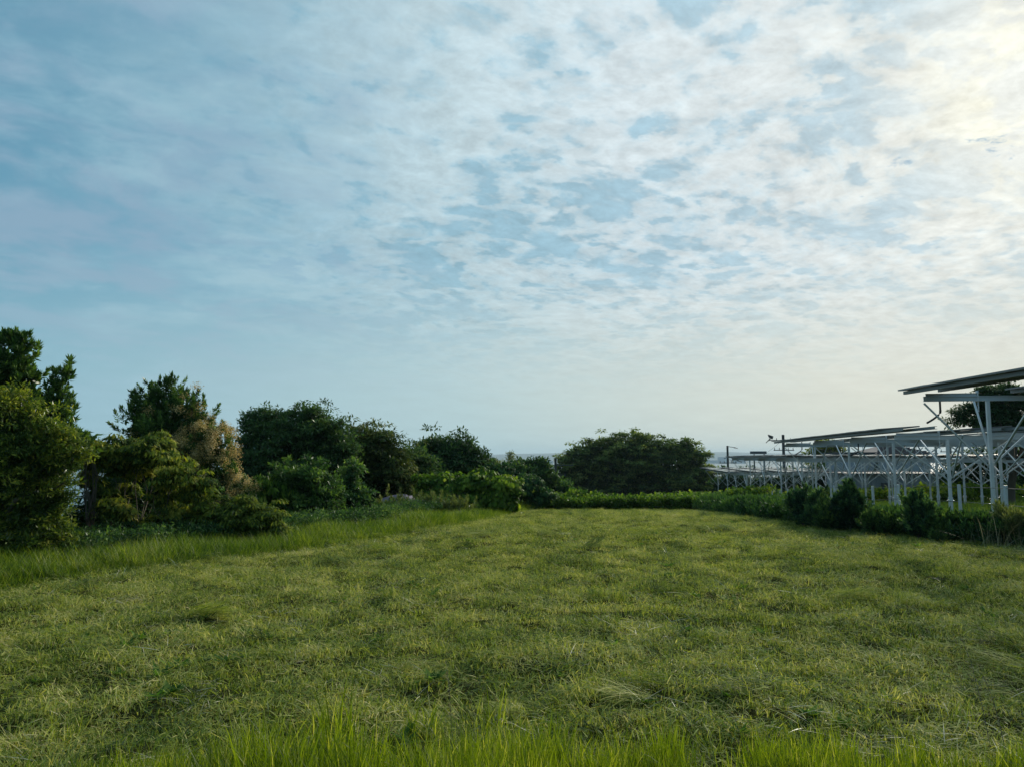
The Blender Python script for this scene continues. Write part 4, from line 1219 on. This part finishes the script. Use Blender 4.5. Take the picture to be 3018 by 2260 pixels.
def rack(label, L0, zb, ts, t_near, t_far, n_lines, step=3.45, sag=0.0, strips=7, slope=0.0):
    """one frame: local x across (to the right), local y along the row (away), z up; zb = height of the girders"""
    o0 = rl(ts[0], L0 + 1.75)
    rt = root('solar_rack', label, 'solar panel frame', (o0.x, o0.y, 0), 'solar panel frames stepping down beside the meadow', -PHI)
    rs = np.random.default_rng(int(L0 * 100))
    zz = lambda t: zb + (t - ts[0]) * slope
    width = 1.75 + step * (n_lines - 1) + 1.75
    for it, t in enumerate(ts):
        ly = t - ts[0]
        put('girder', GIRDER, rt, xform((-1.75 + .30, ly, zz(t) - .07), length=width - .3))
        for s_ in range(strips):
        # short upper girder carrying the panel edge, with a stop at its end
            c = put('outrigger', GIRDER, rt, xform((-1.75 + .36 + s_ * PITCH_S, ly + .02, zz(t) + .030), length=1.2, sz=.58))
            put('end_stop', CAP, c, Matrix.Translation((.98, 0, .06)) @ Matrix.Diagonal((.2 / 1.2, .5, 5, 1)))
        for k in range(n_lines):
            lx = k * step
            w = rl(t, L0 + 1.75 + lx)
            gz = float(ground(w.x, w.y))
            H = zz(t) - .133 - gz
            p = put('post', POST, rt, Matrix.Translation((lx, ly, gz)) @ Matrix.Diagonal((1, 1, H, 1)))
            put('post_socket', SOCKET, rt, Matrix.Translation((lx, ly, gz)))
            kz = gz + H * .40 + .35
            for sx in (-1, 1):
                if k == n_lines - 1 and sx > 0: reach = 1.4
                else: reach = 1.42 if sx < 0 and k == 0 else 1.68
                q = Vector((lx + sx * reach, ly + .07, zz(t) - .17)); b = Vector((lx + sx * .05, ly + .07, kz))
                put('brace', BRACE, rt, xform(b, q - b, (q - b).length))
            for sy in (-1, 1):
                q = Vector((lx + .06, ly + sy * 2.35, zz(t) - .02)); b = Vector((lx + .06, ly + sy * .06, kz + .05))
                if (sy < 0 and it == 0) or (sy > 0 and it == len(ts) - 1): q.y = ly + sy * .9
                put('brace', BRACE, rt, xform(b, q - b, (q - b).length))
    ln = t_far - t_near
    y0 = t_near - ts[0]
    a = R(3.5)
    for s in range(strips):
        x0 = -1.75 - .12 + s * PITCH_S
        for q in (.16, .98):
            put('purlin', PURLIN, rt, Matrix.Translation((x0 + q, y0, zz(t_near) + .075 + q * math.tan(a) - .01)) @ Matrix.Rotation(math.atan(slope), 4, 'X') @ Matrix.Diagonal((1, ln, 1, 1)))
        nrow = int(ln / (PL_ + .015))
        for r in range(nrow):
            t = t_far - (r + 1) * (PL_ + .015)
            put('panel', PANEL, rt, Matrix.Translation((x0, y0 + ln - (r + 1) * (PL_ + .015), zz(t) + .160 + rs.uniform(0, .012))) @ Matrix.Rotation(-a + rs.normal(0, .006), 4, 'Y') @ Matrix.Rotation(math.atan(slope) + rs.normal(0, .004), 4, 'X'))
    return rt


Z1, Z2, Z3, Z4 = EYE + 1.50, EYE + .645, EYE - .12, EYE - 1.50
rack('nearest and highest solar panel frame, running out of the right edge of the picture', 6.85, Z1 - .28, [9.0, 14.3, 19.7], 7.5, 20.2, 5, slope=.026)
rack('second solar panel frame from the right, one step lower than the nearest one', 7.40, Z2, [23.6, 28.2, 33.7, 39.7], 22.0, 41.0, 5)
rack('third solar panel frame, its panels level with the horizon', 8.0, Z3, [39.3, 45.6, 51.9, 58.3, 65.0], 41.0, 66.0, 5)
rack('farthest and lowest solar panel frame, pale panel tops seen from above', 8.5, Z4, [70.8, 77.8, 84.6, 93.8], 68.5, 97.5, 5)

# cables dropping from each frame end to the next frame
for (t, l, za, zb_, lab) in ((20.25, 7.75, Z1 + .05, EYE + .86, 'black cable hanging from the end of the nearest solar frame to the second one'),
                            (41.1, 8.85, EYE + .80, EYE + .14, 'black cable hanging from the second solar frame down to the third one'),
                            (33.5, 9.5, EYE + .58, EYE + .06, 'black cable hanging below the middle of the second solar frame')):
    w = rl(t, l)
    mb = MB(); pts = []
    for i in range(13):
        q = i / 12
        pts.append((-.02 - .52 * max(0, q - .55) ** 1.4 * 2.1, 0, (zb_ - za) * (q ** .85)))
    mb.tube(pts, .028, 6)
    o = mb.build('drop_cable', M_black, smooth=True, loc=(w.x, w.y, za))
    tag(o, lab, 'cable')

# ------------------------------------------------------------------ wire fence on the right border
fr = root('wire_fence', 'thin wire fence with short steel posts running along the foot of the solar frames', 'fence', (0, 0, 0))
mb = MB(); mb.box((-.03, -.03, -.3), (.03, .03, 1.15)); FP = mb.mesh('fence_post', M_galv)
tops = []
for i, t in enumerate(np.arange(14, 76, 2.4)):
    l = 7.55 + .45 * np.clip((t - 30) / 30, 0, 1) + (.9 if t < 22 else .2)
    w = rl(float(t), float(l)); z = float(ground(w.x, w.y))
    put('fence_post', FP, fr, Matrix.Translation((w.x, w.y, z)) @ Matrix.Rotation(rng.normal(0, .02), 4, 'Y'))
    tops.append(Vector((w.x, w.y, z)))
for h in (.35, .7, 1.08):
    mb = MB(); mb.tube([p + Vector((.033, 0, h)) for p in tops], .006, 4); mb.build('fence_wire', M_wire, fr)
# ------------------------------------------------------------------ utility poles and their lines
def pole(label, px, top, d, arms, extras=None, tops=None, r=.13, mat=M_pole):
    x, y, zt = at(px, top, d)
    z0 = float(ground(x, y)) - .5
    rt = root('utility_pole', label, 'utility pole', (x, y, z0), 'utility poles beyond the meadow')
    H = zt - z0
    mb = MB(); mb.tube([(0, 0, 0), (0, 0, H)], [r * 1.25, r], 10); mb.build('pole', mat, rt, smooth=True)
    for (dzp, w, rot) in arms:            # metres below the top, half width, turn
        c = MB(); dx_, dy_ = math.cos(rot) * w, math.sin(rot) * w
        c.bar((-dx_, -dy_ - .12, H - dzp), (dx_, dy_ - .12, H - dzp), .10, .10)
        a_ = c.build('crossarm', M_dark, rt)
        for q in (-.92, -.45, .45, .92):
            i_ = MB(); i_.tube([(dx_ * q, dy_ * q - .12, H - dzp + .04), (dx_ * q, dy_ * q - .12, H - dzp + .30)], [.05, .035], 6); i_.build('insulator', M_dark, a_)
    if extras: extras(rt, H)
    return rt, Vector((x, y, z0 + H))


def transformer(rt, H):
    for sx in (-.55, .50):
        mb = MB(); mb.tube([(sx, -.15, H - 5.9), (sx, -.15, H - 5.0)], .30, 12); mb.tube([(sx, -.15, H - 5.0), (sx, -.15, H - 4.85)], [.12, .06], 8)
        t_ = mb.build('transformer', M_dark, rt, smooth=False)
    mb = MB(); mb.bar((-1.7, -.1, H - 4.6), (1.9, -.1, H - 4.6), .12, .12); mb.build('platform_arm', M_dark, rt)
    mb = MB(); mb.tube([(2.3, -.1, H - 5.2), (2.3, -.1, H - 3.9)], [.36, .42], 12); mb.bar((0, -.1, H - 5.0), (2.0, -.1, H - 5.0), .08, .08); mb.build('tank', M_tank, rt)
    mb = MB()
    mb.add([(-1.9, -.3, H + .02), (-1.3, -.3, H - .2), (-1.4, -.3, H - .55), (-1.8, -.3, H - .3), (-1.9, 0, H + .02), (-1.3, 0, H - .2), (-1.4, 0, H - .55), (-1.8, 0, H - .3)],
           [(0, 1, 2, 3), (7, 6, 5, 4), (0, 4, 5, 1), (1, 5, 6, 2), (2, 6, 7, 3), (3, 7, 4, 0)])
    mb.bar((-2.2, -.15, H - 1.0), (-1.5, -.15, H - .4), .08, .08); mb.build('switch_gear', M_dark, rt)


def arm_lamp(rt, H):
    mb = MB(); mb.bar((0, -.1, H - .1), (1.1, -.1, H - .25), .07, .07); mb.bar((.9, -.1, H - .28), (1.4, -.1, H - .34), .16, .08); mb.build('top_bracket', M_dark, rt)
    mb = MB(); mb.bar((0, -.2, H - 1.5), (1.9, -.2, H - 2.3), .10, .10); mb.bar((-.6, -.2, H - 1.8), (.2, -.2, H - 1.5), .08, .08); mb.build('switch_gear', M_dark, rt)


P1, t1 = pole('slim dark utility pole with crooked brackets just left of the third frame\'s panels', 727.4, 445, 105, [(2.4, 1.3, .2), (3.9, 1.5, .1)], arm_lamp, r=.14)
P2, t2 = pole('tallest dark utility pole, crowded with transformers, behind the left tip of the second frame', 783, 434, 92, [(.7, 2.0, .1), (1.9, 1.3, .1), (4.2, 1.8, .1)], transformer, r=.16)
P3, t3 = pole('small utility pole with a crossarm between the low far trees and the big domed tree', 555.5, 457.5, 98, [(.9, 2.4, .1), (2.2, 1.4, .1)], r=.16)
P4, t4 = pole('pale thin utility pole seen through the frames right of the tiled roof', 950, 441, 90, [(1.2, 1.5, .2), (2.6, 1.7, .2)], r=.12, mat=M_wall2)


def wire(p, q, sag, lab, r=.016):
    mb = MB(); pts = []
    for i in range(17):
        t = i / 16
        v = p.lerp(q, t); v.z -= sag * 4 * t * (1 - t)
        pts.append(v - p)
    mb.tube(pts, r, 4, cap=False)
    tag(mb.build('overhead_wire', M_wire, loc=p), lab, 'wire', 'overhead wires')


for dz_, lab in ((-.5, 'topmost thin overhead wire'), (-2.4, 'second thin overhead wire'), (-4.2, 'lowest thin overhead wire')):
    wire(t1 + Vector((0, -.1, dz_ - 1.4)), t2 + Vector((0, -.1, dz_)), 1.2, lab + ' between the slim pole and the tallest pole')
    wire(t2 + Vector((0, -.1, dz_)), t4 + Vector((0, -.1, dz_ * .8)), 1.6, lab + ' running from the tallest pole behind the frames to the pale pole')

# ------------------------------------------------------------------ houses beyond the frames
def house():
    d = 72
    xl, _, _ = at(877, 455, d); xr, _, _ = at(938, 455, d)
    zg = float(ground((xl + xr) / 2, d)) - .3
    ze = at(900, 453.0, d)[2]; zr = at(900, 444.5, d)[2]
    W = xr - xl; D = 7.0
    rt = root('house', 'low house with a dark hipped tile roof and grey walls behind the solar frames', 'house', (xl, d, zg))
    He, Hr = ze - zg, zr - zg
    mb = MB(); mb.box((.5, .5, 0), (W - .5, D - .5, He - .02)); mb.build('wall', M_wall, rt)
    # hipped roof as solid courses of tiles
    rf = MB()
    rf.add([(0, 0, He), (W, 0, He), (W, D, He), (0, D, He), (W * .34, D * .5, Hr), (W * .68, D * .5, Hr)], [(0, 1, 5, 4), (1, 2, 5), (2, 3, 4, 5), (3, 0, 4), (3, 2, 1, 0)])
    ro = rf.build('roof', M_tile, rt)
    for k in range(7):
        t = k / 7
        y0 = D * .5 * t; z0_ = He + (Hr - He) * t
        xa, xb = W * .34 * t, W - W * .32 * t
        c = MB(); c.bar((xa, y0 + .0, z0_ + .03), (xb, y0 + .0, z0_ + .03), .10, .10); c.build('tile_course', M_tile, ro)
    c = MB(); c.bar((W * .33, D * .5, Hr + .06), (W * .69, D * .5, Hr + .06), .26, .22); c.build('ridge_cap', M_tile, ro)
    for x0 in (1.2, 3.4):
        w_ = MB(); w_.box((x0, .42, .9), (x0 + 1.3, .49, 2.0)); f = w_.build('window', M_wall2, rt)
        w_ = MB(); w_.box((x0 + .08, .40, .98), (x0 + .62, .417, 1.92)); w_.box((x0 + .68, .40, .98), (x0 + 1.22, .417, 1.92)); w_.build('pane', M_glassdark, f)
    # annexe to the left
    xa, _, _ = at(849, 455, d); za = at(860, 451.3, d)[2] - zg
    an = root('annexe', 'flat-roofed grey annexe left of the tiled house behind the frames', 'building', (xa, d + 1, zg))
    mb = MB(); mb.box((.3, 0, 0), (xl - xa + .2, 5, za - .26)); mb.build('wall', M_wall, an)
    mb = MB(); mb.box((0, -.3, za - .25), (xl - xa + .8, 5.3, za)); mb.build('roof', M_dark, an)
    mb = MB(); mb.box((.9, -.05, .1), (1.8, -.01, 2.1)); mb.build('door', M_wall2, an)


house()
x, y, z = at(900, 474, 60); zg = float(ground(x, y)); hs = z - zg
sh = root('shed', 'long pale blue-grey metal-clad shed seen between the posts, in front of the tiled house', 'shed', (x - 4.0, y, zg))
mb = MB(); mb.box((0, 0, -.2), (9.0, 4.5, hs)); mb.build('wall', M_wall, sh)
for i in range(23):
    r_ = MB(); r_.box((.1 + i * .39, -.05, 0), (.16 + i * .39, -.004, hs - .02)); r_.build('rib', M_wall, sh)
mb = MB(); mb.box((-.2, -.3, hs + .01), (9.2, 4.8, hs + .13)); mb.build('roof', M_pole, sh)
mb = MB(); mb.box((2.4, -.09, .02), (3.7, -.052, 1.9)); mb.build('door', M_pole, sh)
x, y, z = at(898, 497, 50); zg = float(ground(x, y))
mb = MB(); mb.box((0, 0, -.3), (2.1, .2, .42)); mb.box((-.05, -.04, .42), (2.15, .24, .50))
tag(mb.build('low_wall', M_conc, loc=(x, y, zg)), 'low white concrete wall showing above the bushes under the second frame', 'wall')
# flat hut roof, built as a grey box on legs, showing above the third frame's panels
x, y, z = at(760, 452, 84); zt = z; zg = float(ground(x - 2, y))
cb = root('hut_roof', 'small grey flat box raised on legs above the third frame\'s panels', 'tank', (x - .75, y, zg))
hh = zt - zg
mb = MB(); mb.box((0, 0, hh - .12), (1.5, 1.2, hh + .18)); mb.build('box', M_pole, cb)
for lx in (.1, 1.25):
    mb = MB(); mb.box((lx, .2, 0), (lx + .12, .32, hh - .16)); mb.build('leg', M_pole, cb)
